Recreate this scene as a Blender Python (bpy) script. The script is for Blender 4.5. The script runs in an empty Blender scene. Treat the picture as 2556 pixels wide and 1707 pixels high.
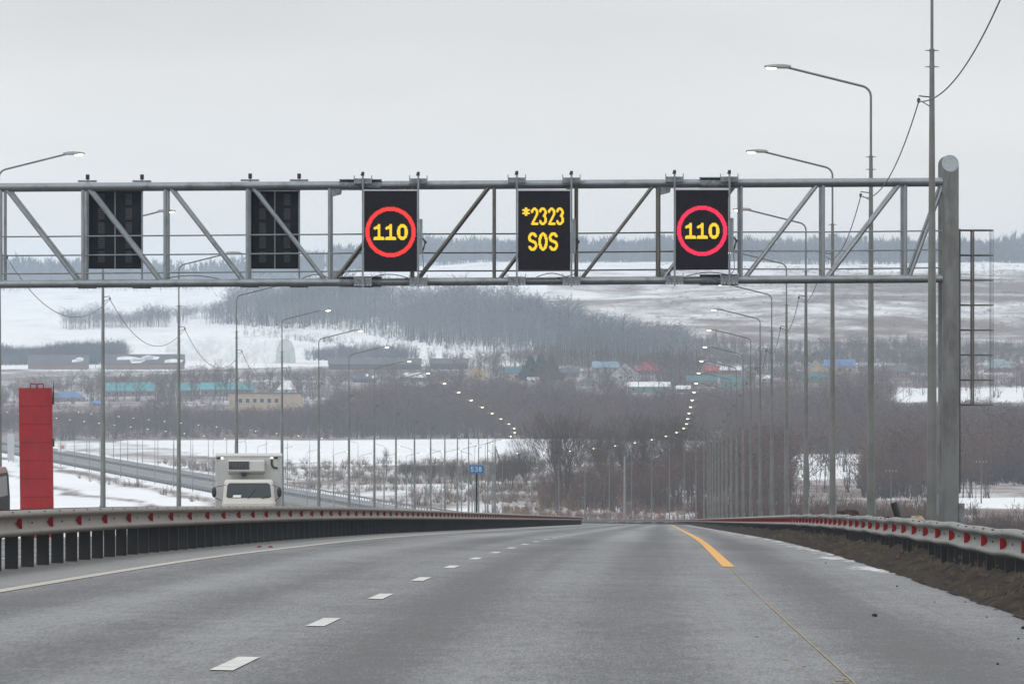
import bpy, bmesh, math, random
import numpy as np
from mathutils import Vector, Matrix

random.seed(7)
RNG = np.random.default_rng(7)
SC = bpy.context.scene
COL = SC.collection

# ------------------------------------------------------------------ camera
F = 17000.0                     # focal length in photo pixels (2556 wide)
CX, CY = 1278.0, 853.5
cam_d = bpy.data.cameras.new('camera')
cam_d.sensor_width = 36.0
cam_d.lens = 36.0 * F / 2556.0
cam_d.clip_start = 0.5
cam_d.clip_end = 30000.0
cam = bpy.data.objects.new('camera', cam_d)
cam.rotation_euler = (math.radians(90), 0, 0)
COL.objects.link(cam)
SC.camera = cam

# ------------------------------------------------------------------ sky
world = bpy.data.worlds.new('World'); SC.world = world
world.use_nodes = True
wn = world.node_tree; wn.nodes.clear()
def wnode(t, **k):
    n = wn.nodes.new(t)
    for a, v in k.items(): setattr(n, a, v)
    return n
SUN_EL, SUN_AZ = math.radians(38), math.radians(215)
sky = wnode('ShaderNodeTexSky', sky_type='NISHITA')
sky.sun_disc = False
sky.sun_elevation = SUN_EL
sky.sun_rotation = SUN_AZ
sky.dust_density = 6.0
tc = wnode('ShaderNodeTexCoord')
sep = wnode('ShaderNodeSeparateXYZ')
wn.links.new(tc.outputs['Generated'], sep.inputs[0])
ramp = wnode('ShaderNodeValToRGB')                 # overcast: slightly warm low, greyer and then brighter higher up
e = ramp.color_ramp.elements
e[0].position = 0.0;  e[0].color = (.775, .735, .675, 1)
e[1].position = 1.0;  e[1].color = (.96, .98, 1.0, 1)
for p_, c_ in ((.016, (.77, .74, .69, 1)), (.030, (.725, .71, .685, 1)), (.055, (.62, .615, .61, 1)), (.14, (.70, .72, .74, 1)), (.40, (.88, .90, .92, 1))):
    q = e.new(p_); q.color = c_
wn.links.new(sep.outputs['Z'], ramp.inputs[0])
mp = wnode('ShaderNodeMapping'); mp.inputs['Scale'].default_value = (1, 1, 5)
wn.links.new(tc.outputs['Generated'], mp.inputs[0])
nz = wnode('ShaderNodeTexNoise'); nz.inputs['Scale'].default_value = 9; nz.inputs['Detail'].default_value = 4; nz.inputs['Roughness'].default_value = .45
wn.links.new(mp.outputs[0], nz.inputs['Vector'])
mr = wnode('ShaderNodeMapRange'); mr.inputs['From Min'].default_value = .3; mr.inputs['From Max'].default_value = .7
mr.inputs['To Min'].default_value = 10.4; mr.inputs['To Max'].default_value = 12.3
wn.links.new(nz.outputs['Fac'], mr.inputs[0])
mul = wnode('ShaderNodeVectorMath', operation='SCALE')
wn.links.new(ramp.outputs[0], mul.inputs[0]); wn.links.new(mr.outputs[0], mul.inputs['Scale'])
mix = wnode('ShaderNodeMix', data_type='RGBA'); mix.inputs['Factor'].default_value = .95
wn.links.new(sky.outputs[0], mix.inputs[6]); wn.links.new(mul.outputs[0], mix.inputs[7])
bg = wnode('ShaderNodeBackground'); bg.inputs['Strength'].default_value = 0.1
wn.links.new(mix.outputs[2], bg.inputs[0])
wo = wnode('ShaderNodeOutputWorld'); wn.links.new(bg.outputs[0], wo.inputs[0])

# ------------------------------------------------------------------ sun
sun_d = bpy.data.lights.new('sun', 'SUN'); sun_d.energy = 0.55; sun_d.angle = math.radians(25); sun_d.color = (1, .97, .93)
sun = bpy.data.objects.new('sun', sun_d); COL.objects.link(sun)
sd = Vector((math.sin(SUN_AZ) * math.cos(SUN_EL), math.cos(SUN_AZ) * math.cos(SUN_EL), math.sin(SUN_EL)))
sun.rotation_euler = (-sd).to_track_quat('-Z', 'Y').to_euler()

# ------------------------------------------------------------------ exposure and sampling
vs = SC.view_settings
vs.view_transform = 'Standard'; vs.look = 'None'; vs.exposure = 0.12; vs.gamma = 1.0; vs.use_curve_mapping = False
cy = SC.cycles
cy.max_bounces = 5; cy.diffuse_bounces = 3; cy.glossy_bounces = 3; cy.transmission_bounces = 4
cy.volume_bounces = 1; cy.transparent_max_bounces = 6
cy.use_denoising = True; cy.denoiser = 'OPENIMAGEDENOISE'; cy.denoising_input_passes = 'RGB_ALBEDO_NORMAL'; cy.denoising_prefilter = 'ACCURATE'
cy.sample_clamp_indirect = 4.0

# ================================================================== helpers
def link(o, parent=None):
    COL.objects.link(o)
    if parent is not None: o.parent = parent
    return o
def tag(o, label=None, cat=None, group=None, kind=None):
    if label: o['label'] = label
    if cat: o['category'] = cat
    if group: o['group'] = group
    if kind: o['kind'] = kind
    return o
def thing(name, label, cat, loc=(0, 0, 0), rz=0.0, group=None):
    o = bpy.data.objects.new(name, None); o.empty_display_size = .2
    o.location = loc; o.rotation_euler = (0, 0, rz)
    link(o); return tag(o, label, cat, group)
def copy_tree(root, loc, rz, label=None, group=None):
    r = root.copy(); COL.objects.link(r); r.location = loc; r.rotation_euler = (0, 0, rz)
    if label: r['label'] = label
    if group: r['group'] = group
    for ch in root.children:
        c = ch.copy(); COL.objects.link(c); c.parent = r
        for g in ch.children:
            d = g.copy(); COL.objects.link(d); d.parent = c
    return r

class MB:
    """collects polygons for one mesh"""
    def __init__(s): s.v = []; s.f = []; s.sm = []; s.mi = []; s.m = 0
    def add(s, vs_, fs_, smooth=False):
        b = len(s.v); s.v += [tuple(p) for p in vs_]
        for q in fs_: s.f.append(tuple(i + b for i in q)); s.sm.append(smooth); s.mi.append(s.m)
        return s
    def box(s, a, b, M=None):
        (x0, y0, z0), (x1, y1, z1) = a, b
        p = [(x0,y0,z0),(x1,y0,z0),(x1,y1,z0),(x0,y1,z0),(x0,y0,z1),(x1,y0,z1),(x1,y1,z1),(x0,y1,z1)]
        if M is not None: p = [M @ Vector(q) for q in p]
        return s.add(p, [(0,3,2,1),(4,5,6,7),(0,1,5,4),(1,2,6,5),(2,3,7,6),(3,0,4,7)])
    def cbox(s, c, d, M=None):
        return s.box((c[0]-d[0]/2, c[1]-d[1]/2, c[2]-d[2]/2), (c[0]+d[0]/2, c[1]+d[1]/2, c[2]+d[2]/2), M)
    def hexa(s, p):                       # eight free corners, order as in box
        return s.add(p, [(0,3,2,1),(4,5,6,7),(0,1,5,4),(1,2,6,5),(2,3,7,6),(3,0,4,7)])
    def tube(s, pts, r, n=8, caps=True):
        pts = [Vector(p) for p in pts]; k = len(pts)
        rr = r if isinstance(r, (list, tuple)) else [r]*k
        vs_ = []; up = None
        for i, p in enumerate(pts):
            t = (pts[min(i+1,k-1)] - pts[max(i-1,0)]).normalized()
            if up is None:
                up = Vector((0,0,1)) if abs(t.z) < .9 else Vector((0,1,0))
            a = t.cross(up).normalized(); b = a.cross(t).normalized(); up = b
            for j in range(n):
                w = 2*math.pi*j/n
                vs_.append(p + a*math.cos(w)*rr[i] + b*math.sin(w)*rr[i])
        fs_ = [(i*n+j, i*n+(j+1)%n, (i+1)*n+(j+1)%n, (i+1)*n+j) for i in range(k-1) for j in range(n)]
        s.add(vs_, fs_, True)
        if caps:
            s.add(vs_[:n], [tuple(reversed(range(n)))]); s.add(vs_[-n:], [tuple(range(n))])
        return s
    def prism(s, poly, y0, y1, M=None):    # polygon in xz, extruded along y
        n = len(poly)
        p = [(x, y0, z) for x, z in poly] + [(x, y1, z) for x, z in poly]
        if M is not None: p = [M @ Vector(q) for q in p]
        return s.add(p, [tuple(range(n)), tuple(reversed(range(n, 2*n)))] + [(i, i+n, (i+1)%n+n, (i+1)%n) for i in range(n)])
    def prismx(s, poly, x0, x1):           # polygon in yz, extruded along x
        n = len(poly)
        p = [(x0, y, z) for y, z in poly] + [(x1, y, z) for y, z in poly]
        return s.add(p, [tuple(reversed(range(n))), tuple(range(n, 2*n))] + [(i, (i+1)%n, (i+1)%n+n, i+n) for i in range(n)])
    def ellipsoid(s, c, r, n=10, m=6, z0=-1.0, z1=1.0):
        vs_ = []
        for i in range(m+1):
            zz = z0 + (z1-z0)*i/m; k = math.sqrt(max(0, 1-zz*zz)) + 1e-4
            for j in range(n):
                w = 2*math.pi*j/n
                vs_.append((c[0]+r[0]*k*math.cos(w), c[1]+r[1]*k*math.sin(w), c[2]+r[2]*zz))
        fs_ = [(i*n+j, i*n+(j+1)%n, (i+1)*n+(j+1)%n, (i+1)*n+j) for i in range(m) for j in range(n)]
        s.add(vs_, fs_, True)
        return s.add(vs_[:n], [tuple(reversed(range(n)))]).add(vs_[-n:], [tuple(range(n))])
    def mesh(s, name, mats):
        me = bpy.data.meshes.new(name)
        me.from_pydata(s.v, [], s.f)
        me.polygons.foreach_set('use_smooth', s.sm); me.polygons.foreach_set('material_index', s.mi)
        for m in (mats if isinstance(mats, (list, tuple)) else [mats]): me.materials.append(m)
        me.update(); return me
    def obj(s, name, mats, parent=None, bevel=0):
        o = bpy.data.objects.new(name, s.mesh(name, mats)); link(o, parent)
        if bevel:
            b = o.modifiers.new('bevel', 'BEVEL'); b.width = bevel; b.segments = 2; b.limit_method = 'ANGLE'; b.angle_limit = math.radians(35)
        return o

def np_mesh(name, V, T, mats, mi=None, smooth=False, uv=None):
    """mesh from numpy triangles or quads"""
    V = np.asarray(V, np.float32); T = np.asarray(T, np.int32); k = T.shape[1]
    me = bpy.data.meshes.new(name)
    me.vertices.add(len(V)); me.vertices.foreach_set('co', V.ravel())
    me.loops.add(T.size); me.loops.foreach_set('vertex_index', T.ravel())
    me.polygons.add(len(T)); me.polygons.foreach_set('loop_start', np.arange(0, T.size, k, dtype=np.int32))
    if mi is not None: me.polygons.foreach_set('material_index', np.asarray(mi, np.int32))
    me.polygons.foreach_set('use_smooth', np.full(len(T), smooth))
    for m in mats: me.materials.append(m)
    if uv is not None:
        l = me.uv_layers.new(name='uv'); l.data.foreach_set('uv', np.asarray(uv, np.float32)[T.ravel()].ravel())
    me.update(calc_edges=True); return me

# ------------------------------------------------------------------ materials
def newmat(name):
    m = bpy.data.materials.new(name); m.use_nodes = True
    return m, m.node_tree, m.node_tree.nodes['Principled BSDF']
def mat(name, col, rough=.6, metal=0.0, var=.25, scale=3.0, coord='Object', bump=0.0, emit=None, estr=0, spec=None, stretch=None, dirt=None, dirt_amt=.4, dirt_scale=1.2):
    m, t, b = newmat(name)
    b.inputs['Roughness'].default_value = rough; b.inputs['Metallic'].default_value = metal
    if spec is not None: b.inputs['Specular IOR Level'].default_value = spec
    tcn = t.nodes.new('ShaderNodeTexCoord'); src = tcn.outputs[coord]
    if stretch:
        mpn = t.nodes.new('ShaderNodeMapping'); mpn.inputs['Scale'].default_value = stretch
        t.links.new(src, mpn.inputs[0]); src = mpn.outputs[0]
    n = t.nodes.new('ShaderNodeTexNoise'); n.inputs['Scale'].default_value = scale; n.inputs['Detail'].default_value = 5; n.inputs['Roughness'].default_value = .65
    t.links.new(src, n.inputs['Vector'])
    r = t.nodes.new('ShaderNodeValToRGB')
    lo = [max(0, c*(1-var)) for c in col[:3]]; hi = [min(1, c*(1+var)) for c in col[:3]]
    r.color_ramp.elements[0].position = .3; r.color_ramp.elements[0].color = (*lo, 1)
    r.color_ramp.elements[1].position = .7; r.color_ramp.elements[1].color = (*hi, 1)
    t.links.new(n.outputs['Fac'], r.inputs[0]); out = r.outputs[0]
    if dirt:
        n2 = t.nodes.new('ShaderNodeTexNoise'); n2.inputs['Scale'].default_value = dirt_scale; n2.inputs['Detail'].default_value = 7; n2.inputs['Roughness'].default_value = .7
        t.links.new(src, n2.inputs['Vector'])
        m2 = t.nodes.new('ShaderNodeMapRange'); m2.inputs['From Min'].default_value = .45; m2.inputs['From Max'].default_value = .7
        m2.inputs['To Max'].default_value = dirt_amt
        t.links.new(n2.outputs['Fac'], m2.inputs[0])
        mx = t.nodes.new('ShaderNodeMix'); mx.data_type = 'RGBA'
        t.links.new(m2.outputs[0], mx.inputs['Factor']); t.links.new(out, mx.inputs[6]); mx.inputs[7].default_value = (*dirt, 1); out = mx.outputs[2]
    t.links.new(out, b.inputs['Base Color'])
    if bump:
        bn = t.nodes.new('ShaderNodeBump'); bn.inputs['Strength'].default_value = bump; bn.inputs['Distance'].default_value = .03
        t.links.new(n.outputs['Fac'], bn.inputs['Height']); t.links.new(bn.outputs[0], b.inputs['Normal'])
    if emit:
        b.inputs['Emission Color'].default_value = (*emit, 1); b.inputs['Emission Strength'].default_value = estr
    return m

M = {}
M['galv'] = mat('galvanised_steel', (.30, .335, .36), .42, .75, .22, 2.2, dirt=(.09, .085, .075), dirt_amt=.75, dirt_scale=2.2)
M['galv_dark'] = mat('weathered_steel', (.15, .15, .14), .5, .6, .25, 2.5, dirt=(.07, .065, .055), dirt_amt=.6, dirt_scale=1.5)
M['bracket'] = mat('bracket_steel', (.20, .22, .24), .5, .5, .45, 9)
M['pole'] = mat('lamp_pole_zinc', (.19, .20, .195), .5, .5, .2, 1.4, dirt=(.11, .105, .09), dirt_amt=.6, dirt_scale=.5)
M['housing'] = mat('luminaire_grey', (.30, .31, .32), .5, .2, .1, 4)
M['lens'] = mat('lit_lamp_lens', (1, .93, .75), .4, 0, .02, 2, emit=(1, .84, .50), estr=7)
M['dark'] = mat('dark_fitting', (.025, .025, .028), .6, 0, .3, 6)
M['cable'] = mat('grey_cable', (.14, .14, .15), .6, 0, .2, 2)
M['panel'] = mat('led_panel_black', (.012, .012, .017), .6, 0, .3, 8, spec=.2)
M['panel_back'] = mat('panel_back_dark', (.014, .018, .024), .6, 0, .3, 5, spec=.2)
M['vent'] = mat('vent_grille_grey', (.07, .07, .075), .7, .2, .3, 20)
M['alu'] = mat('aluminium_edge', (.5, .52, .54), .4, .6, .1, 3)
M['led_y'] = mat('led_yellow', (.1, .07, .01), .5, 0, .02, 2, emit=(1, .63, .02), estr=1.12)
M['led_r'] = mat('led_red', (.1, .01, .01), .5, 0, .02, 2, emit=(1, .040, .035), estr=1.0)
M['led_p'] = mat('led_pink', (.1, .01, .02), .5, 0, .02, 2, emit=(1, .022, .095), estr=1.0)
M['rail'] = mat('guardrail_zinc_right', (.175, .175, .168), .55, .2, .22, 1.5, dirt=(.20, .18, .15), dirt_amt=.45, dirt_scale=1.5)
M['rail_l'] = mat('guardrail_zinc_muddy', (.18, .158, .136), .6, .1, .2, 1.5, dirt=(.19, .16, .125), dirt_amt=.6, dirt_scale=1.5)
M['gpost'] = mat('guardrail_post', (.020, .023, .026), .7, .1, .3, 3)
M['bolt'] = mat('bolt_dark', (.05, .05, .05), .6, .4, .2, 9)
M['refl'] = mat('red_reflector', (.27, .008, .012), .45, 0, .12, 6)
M['white_paint'] = mat('white_road_paint', (.44, .405, .34), .6, 0, .12, 8, dirt=(.18, .17, .16), dirt_amt=.55, dirt_scale=9)
M['dash_paint'] = mat('white_dash_paint', (.60, .60, .57), .6, 0, .10, 8, dirt=(.2, .2, .19), dirt_amt=.7, dirt_scale=7)
M['yellow_paint'] = mat('orange_yellow_paint', (.68, .33, .035), .6, 0, .08, 6, dirt=(.3, .2, .1), dirt_amt=.3, dirt_scale=6)
M['faint_paint'] = mat('faint_pale_paint', (.36, .26, .12), .7, 0, .5, 5)
M['worn_paint'] = mat('worn_orange_paint', (.34, .22, .09), .7, 0, .4, 30)
M['earth'] = mat('verge_earth', (.026, .021, .017), .95, 0, .6, 3.0, bump=.8, spec=.1, dirt=(.105, .085, .06), dirt_amt=.6, dirt_scale=5)
M['stone'] = mat('dark_stone', (.03, .028, .027), .85, 0, .4, 12, bump=.4)
M['mud_snow'] = mat('slush_snow', (.62, .63, .65), .6, 0, .15, 2.5, bump=.4, dirt=(.2, .18, .16), dirt_amt=.5, dirt_scale=5)
M['red_metal'] = mat('red_sheet_metal', (.25, .011, .013), .6, 0, .25, .8, spec=.2, dirt=(.18, .035, .038), dirt_amt=.5, dirt_scale=.7)
M['dark_red'] = mat('dark_red_steel', (.06, .006, .008), .8, 0, .2, 2, spec=.1)
M['truck_white'] = mat('dirty_white_panel', (.48, .485, .475), .5, 0, .07, 2.0, stretch=(1, 1, .35), dirt=(.33, .32, .29), dirt_amt=.5, dirt_scale=1.6)
M['cab_white'] = mat('cab_cream_white', (.52, .515, .49), .35, 0, .06, 2.0, dirt=(.42, .38, .31), dirt_amt=.4, dirt_scale=2)
M['van_paint'] = mat('dark_van_paint', (.018, .017, .018), .6, 0, .3, 2, spec=.2)
M['van_roof'] = mat('red_brown_paint', (.22, .075, .06), .5, 0, .15, 2, dirt=(.16, .12, .10), dirt_amt=.4, dirt_scale=2)
M['glass'] = mat('dark_windscreen', (.028, .035, .04), .12, 0, .2, 2)
M['rubber'] = mat('tyre_rubber', (.02, .02, .02), .85, 0, .3, 6)
M['blue_sign'] = mat('blue_sign_face', (.012, .17, .40), .4, 0, .06, 4)
M['white'] = mat('plain_white', (.78, .79, .79), .5, 0, .04, 3)
M['card'] = mat('pale_card', (.62, .74, .78), .6, 0, .05, 4)
M['concrete'] = mat('pale_concrete', (.25, .26, .27), .8, 0, .15, 2)
M['wood_pole'] = mat('weathered_wood', (.12, .10, .085), .9, 0, .3, 3)
M['pale_board'] = mat('pale_grey_board', (.36, .38, .39), .7, 0, .1, .5)
M['marker'] = mat('lit_marker_lamp', (1, .95, .85), .4, 0, .02, 2, emit=(1, .95, .85), estr=1.6)
M['headlamp'] = mat('headlamp_glass', (.7, .72, .72), .15, 0, .05, 5)
M['orange'] = mat('orange_plastic', (.6, .2, .03), .5, 0, .1, 4)
M['bark'] = mat('grey_brown_bark', (.045, .036, .031), .95, 0, .35, 2)
M['twig'] = mat('brown_twigs', (.100, .054, .036), .95, 0, .55, .035)
M['twig_w'] = mat('willow_twigs', (.085, .054, .034), .95, 0, .3, .4)
M['twig_red'] = mat('red_brown_scrub', (.16, .092, .066), .95, 0, .35, .05)
M['twig_hazed'] = mat('haze_tinted_grey_twigs', (.135, .14, .158), .95, 0, .4, .02)  # far twigs: distance haze painted into the colour, lightened towards blue grey
M['birch'] = mat('birch_bark', (.42, .41, .39), .8, 0, .4, .7)
M['conifer'] = mat('dark_conifer', (.022, .034, .028), .95, 0, .3, .5)
M['dry_grass'] = mat('dry_grass', (.19, .145, .09), .95, 0, .35, .4)

def asphalt():
    m, t, b = newmat('asphalt')
    tcn = t.nodes.new('ShaderNodeTexCoord')
    def noise(scale, stretch, det=6, rough=.65):
        mpn = t.nodes.new('ShaderNodeMapping'); mpn.inputs['Scale'].default_value = (*stretch, 1)
        t.links.new(tcn.outputs['UV'], mpn.inputs[0])
        n = t.nodes.new('ShaderNodeTexNoise'); n.inputs['Scale'].default_value = scale; n.inputs['Detail'].default_value = det; n.inputs['Roughness'].default_value = rough
        t.links.new(mpn.outputs[0], n.inputs['Vector']); return n.outputs['Fac']
    def mathn(op, a, bb):
        n = t.nodes.new('ShaderNodeMath'); n.operation = op
        for i, x in enumerate((a, bb)):
            if isinstance(x, (int, float)): n.inputs[i].default_value = x
            else: t.links.new(x, n.inputs[i])
        return n.outputs[0]
    big = noise(1, (.22, .035))            # patches drawn out along the road
    mid = noise(1, (.9, .25), 8); streak = noise(1, (2.2, 1.3), 6, .7)
    band = noise(1, (.55, .004), 3)        # wheel tracks
    fine = noise(1, (14, 9), 8, .75)
    s = mathn('ADD', mathn('MULTIPLY', big, .35), mathn('MULTIPLY', mid, .20))
    s = mathn('ADD', s, mathn('MULTIPLY', band, .48))
    s = mathn('ADD', s, mathn('MULTIPLY', mathn('SUBTRACT', streak, .5), .16))
    grain = noise(1, (55, 3.5), 3, .6); grain2 = noise(1, (14, 1.0), 4, .65)
    s = mathn('ADD', s, mathn('MULTIPLY', mathn('SUBTRACT', grain2, .5), .30))
    s = mathn('ADD', s, mathn('MULTIPLY', mathn('SUBTRACT', grain, .5), .55))
    # polished wheel tracks, two to a lane
    sxx = t.nodes.new('ShaderNodeSeparateXYZ'); t.links.new(tcn.outputs['UV'], sxx.inputs[0])
    wv = mathn('COSINE', mathn('MULTIPLY', mathn('ADD', sxx.outputs['X'], mathn('MULTIPLY', band, .5)), 3.35), 0)
    s = mathn('ADD', s, mathn('MULTIPLY', wv, .085))
    r = t.nodes.new('ShaderNodeValToRGB')
    r.color_ramp.elements[0].position = .44; r.color_ramp.elements[0].color = (.046, .047, .049, 1)
    r.color_ramp.elements[1].position = .66; r.color_ramp.elements[1].color = (.125, .127, .131, 1)
    t.links.new(s, r.inputs[0])
    # gritty tint outside the lanes (dust swept to the edges)
    sx = t.nodes.new('ShaderNodeSeparateXYZ'); t.links.new(tcn.outputs['UV'], sx.inputs[0])
    def sm(a, b_):
        n = t.nodes.new('ShaderNodeMapRange'); n.interpolation_type = 'SMOOTHSTEP'
        n.inputs['From Min'].default_value = a; n.inputs['From Max'].default_value = b_
        t.links.new(sx.outputs['X'], n.inputs[0]); return n.outputs[0]
    leftd = sm(-3.6, -4.3)
    wob = mathn('MULTIPLY', leftd, .75)
    mx = t.nodes.new('ShaderNodeMix'); mx.data_type = 'RGBA'
    t.links.new(wob, mx.inputs['Factor']); t.links.new(r.outputs[0], mx.inputs[6]); mx.inputs[7].default_value = (.085, .076, .068, 1)
    # melting snow left along the right edge of the asphalt, gaps set by noise
    sn = noise(1, (1.6, .12), 7, .7)
    near_edge = sm(4.75, 5.75)
    zr = t.nodes.new('ShaderNodeMapRange'); zr.interpolation_type = 'SMOOTHSTEP'; zr.inputs['From Min'].default_value = 72; zr.inputs['From Max'].default_value = 100
    t.links.new(sx.outputs['Y'], zr.inputs[0])
    amt = mathn('ADD', sn, mathn('MULTIPLY', mathn('MULTIPLY', near_edge, zr.outputs[0]), .30))
    th = t.nodes.new('ShaderNodeMapRange'); th.interpolation_type = 'SMOOTHSTEP'; th.inputs['From Min'].default_value = .74; th.inputs['From Max'].default_value = .90
    t.links.new(amt, th.inputs[0])
    mx2 = t.nodes.new('ShaderNodeMix'); mx2.data_type = 'RGBA'
    t.links.new(th.outputs[0], mx2.inputs['Factor']); t.links.new(mx.outputs[2], mx2.inputs[6]); mx2.inputs[7].default_value = (.55, .55, .56, 1); mx = mx2
    fm = t.nodes.new('ShaderNodeMapRange'); fm.inputs['From Min'].default_value = .25; fm.inputs['From Max'].default_value = .75
    fm.inputs['To Min'].default_value = .5; fm.inputs['To Max'].default_value = 1.5
    t.links.new(fine, fm.inputs[0])
    sc = t.nodes.new('ShaderNodeVectorMath'); sc.operation = 'SCALE'
    t.links.new(mx.outputs[2], sc.inputs[0]); t.links.new(fm.outputs[0], sc.inputs['Scale'])
    t.links.new(sc.outputs[0], b.inputs['Base Color'])
    rr = t.nodes.new('ShaderNodeMapRange'); rr.inputs['From Min'].default_value = .35; rr.inputs['From Max'].default_value = .65
    rr.inputs['To Min'].default_value = .60; rr.inputs['To Max'].default_value = .42
    t.links.new(s, rr.inputs[0]); t.links.new(rr.outputs[0], b.inputs['Roughness'])
    b.inputs['Specular IOR Level'].default_value = .45
    bn = t.nodes.new('ShaderNodeBump'); bn.inputs['Strength'].default_value = .5; bn.inputs['Distance'].default_value = .012
    t.links.new(fine, bn.inputs['Height']); t.links.new(bn.outputs[0], b.inputs['Normal'])
    return m
M['asphalt'] = asphalt()

def ground_mat():
    m, t, b = newmat('snow_and_dry_grass')
    geo = t.nodes.new('ShaderNodeNewGeometry')
    at = t.nodes.new('ShaderNodeAttribute'); at.attribute_name = 'cover'
    def noise(scale, det, st=(1, 1, 1)):
        mpn = t.nodes.new('ShaderNodeMapping'); mpn.inputs['Scale'].default_value = st
        t.links.new(geo.outputs['Position'], mpn.inputs[0])
        n = t.nodes.new('ShaderNodeTexNoise'); n.inputs['Scale'].default_value = scale; n.inputs['Detail'].default_value = det; n.inputs['Roughness'].default_value = .62
        t.links.new(mpn.outputs[0], n.inputs['Vector']); return n.outputs['Fac']
    a = noise(.035, 9, (1, .5, 1)); c = noise(.35, 5)
    ad = t.nodes.new('ShaderNodeMath'); ad.operation = 'MULTIPLY_ADD'; ad.inputs[1].default_value = .35
    t.links.new(c, ad.inputs[0]); t.links.new(a, ad.inputs[2])           # a + .35 c : about .675 mean
    su = t.nodes.new('ShaderNodeMath'); su.operation = 'ADD'
    t.links.new(ad.outputs[0], su.inputs[0]); t.links.new(at.outputs['Fac'], su.inputs[1])
    mrn = t.nodes.new('ShaderNodeMapRange'); mrn.interpolation_type = 'SMOOTHSTEP'
    mrn.inputs['From Min'].default_value = .95; mrn.inputs['From Max'].default_value = 1.42
    t.links.new(su.outputs[0], mrn.inputs[0])
    g = t.nodes.new('ShaderNodeValToRGB')
    g.color_ramp.elements[0].position = .35; g.color_ramp.elements[0].color = (.095, .068, .056, 1)
    g.color_ramp.elements[1].position = .65; g.color_ramp.elements[1].color = (.22, .16, .135, 1)
    t.links.new(c, g.inputs[0])
    sn = t.nodes.new('ShaderNodeValToRGB')
    sn.color_ramp.elements[0].position = .3; sn.color_ramp.elements[0].color = (.70, .715, .74, 1)
    sn.color_ramp.elements[1].position = .7; sn.color_ramp.elements[1].color = (.82, .825, .83, 1)
    t.links.new(a, sn.inputs[0])
    mx = t.nodes.new('ShaderNodeMix'); mx.data_type = 'RGBA'
    t.links.new(mrn.outputs[0], mx.inputs['Factor']); t.links.new(g.outputs[0], mx.inputs[6]); t.links.new(sn.outputs[0], mx.inputs[7])
    t.links.new(mx.outputs[2], b.inputs['Base Color'])
    b.inputs['Roughness'].default_value = .85; b.inputs['Specular IOR Level'].default_value = .2
    return m
M['ground'] = ground_mat()

# ================================================================== road alignment
ZT = np.arange(-300, 3201, 1.0)
_m = np.interp(ZT, [-300, 0, 50, 110, 150, 250, 820, 1311, 3200], [.015, .015, .0172, .0222, .0228, .0222, .0222, -.160, -.160])
_x = np.cumsum(_m) ; _x = _x - np.interp(101.5, ZT, _x) - .54
_g = np.interp(ZT, [-300, 45, 60, 84, 105, 130, 150, 200, 1130, 1360, 3200], [.020, .020, .0205, .0213, .0236, .0240, .0250, .0262, .0262, 0, 0])
_e = -np.cumsum(_g); _e = _e - np.interp(0, ZT, _e) - 1.13
Xd = lambda z: np.interp(z, ZT, _x)
El = lambda z: np.interp(z, ZT, _e)
Sl = lambda z: np.interp(z, ZT, _m)
MED = -5.0                                     # median barrier
def cross(o): return -.015 * (np.abs(np.asarray(o) - MED) - 5.0)
def P(z, o, h=0.0):
    m = float(Sl(z)); k = 1/math.sqrt(1+m*m)
    return Vector((float(Xd(z)) + o*k, z - o*m*k, float(El(z)) + float(cross(o)) + h))
def heading(z): return -math.atan(float(Sl(z)))   # rotation about z for things facing along the road
def at(xs, ys, Z): return Vector(((xs-CX)*Z/F, Z, (CY-ys)*Z/F))

def ribbon(name, offs, stations, h, mats, parent=None, hfun=None):
    V = []; UV = []
    for z in stations:
        for o in offs:
            p = P(z, o, h + (hfun(z, o) if hfun else 0)); V.append(p); UV.append((o, z))
    n = len(offs)
    Q = [(i*n+j, i*n+j+1, (i+1)*n+j+1, (i+1)*n+j) for i in range(len(stations)-1) for j in range(n-1)]
    me = np_mesh(name, np.array(V), np.array(Q), mats, smooth=True, uv=np.array(UV))
    o = bpy.data.objects.new(name, me); return link(o, parent)
def stations(a, b, near=2.0):
    s = [a]
    while s[-1] < b: s.append(min(b, s[-1] + max(near, abs(s[-1])*.012)))
    return s

# ================================================================== terrain
def vnoise(x, y, seed=0):
    xi = np.floor(x).astype(np.int64); yi = np.floor(y).astype(np.int64); xf = x-xi; yf = y-yi
    def h(a, b):
        n = (a*374761393 + b*668265263 + seed*982451653) & 0x7fffffff
        n = ((n ^ (n >> 13)) * 1274126177) & 0x7fffffff
        return ((n ^ (n >> 16)) & 0xffff) / 65535.0
    u = xf*xf*(3-2*xf); v = yf*yf*(3-2*yf)
    return (h(xi,yi)*(1-u)+h(xi+1,yi)*u)*(1-v) + (h(xi,yi+1)*(1-u)+h(xi+1,yi+1)*u)*v
def sstep(x, a, b):
    t = np.clip((x-a)/(b-a), 0, 1); return t*t*(3-2*t)
TZ  = [2250, 2500, 2700, 2950, 3100, 3250, 3400, 3600, 4000, 4400, 4800, 5400, 6000, 7000, 9500]
TM  = [-32.6, -30.6, -27, -21, -16.8, -12.8, -8, 2, 22, 37, 48, 62, 70, 72, 60]
TL  = [-32.6, -30.6, -27, -21, -16.8, -12.8, -8.5, 0, 15, 25, 33, 43, 51, 52, 45]
def disp_x(X, Y): return (CX + F*X/np.maximum(Y, 1.0))/1.08859
def disp_y(Y, z): return (CY - F*z/np.maximum(Y, 1.0))/1.08859
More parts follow.
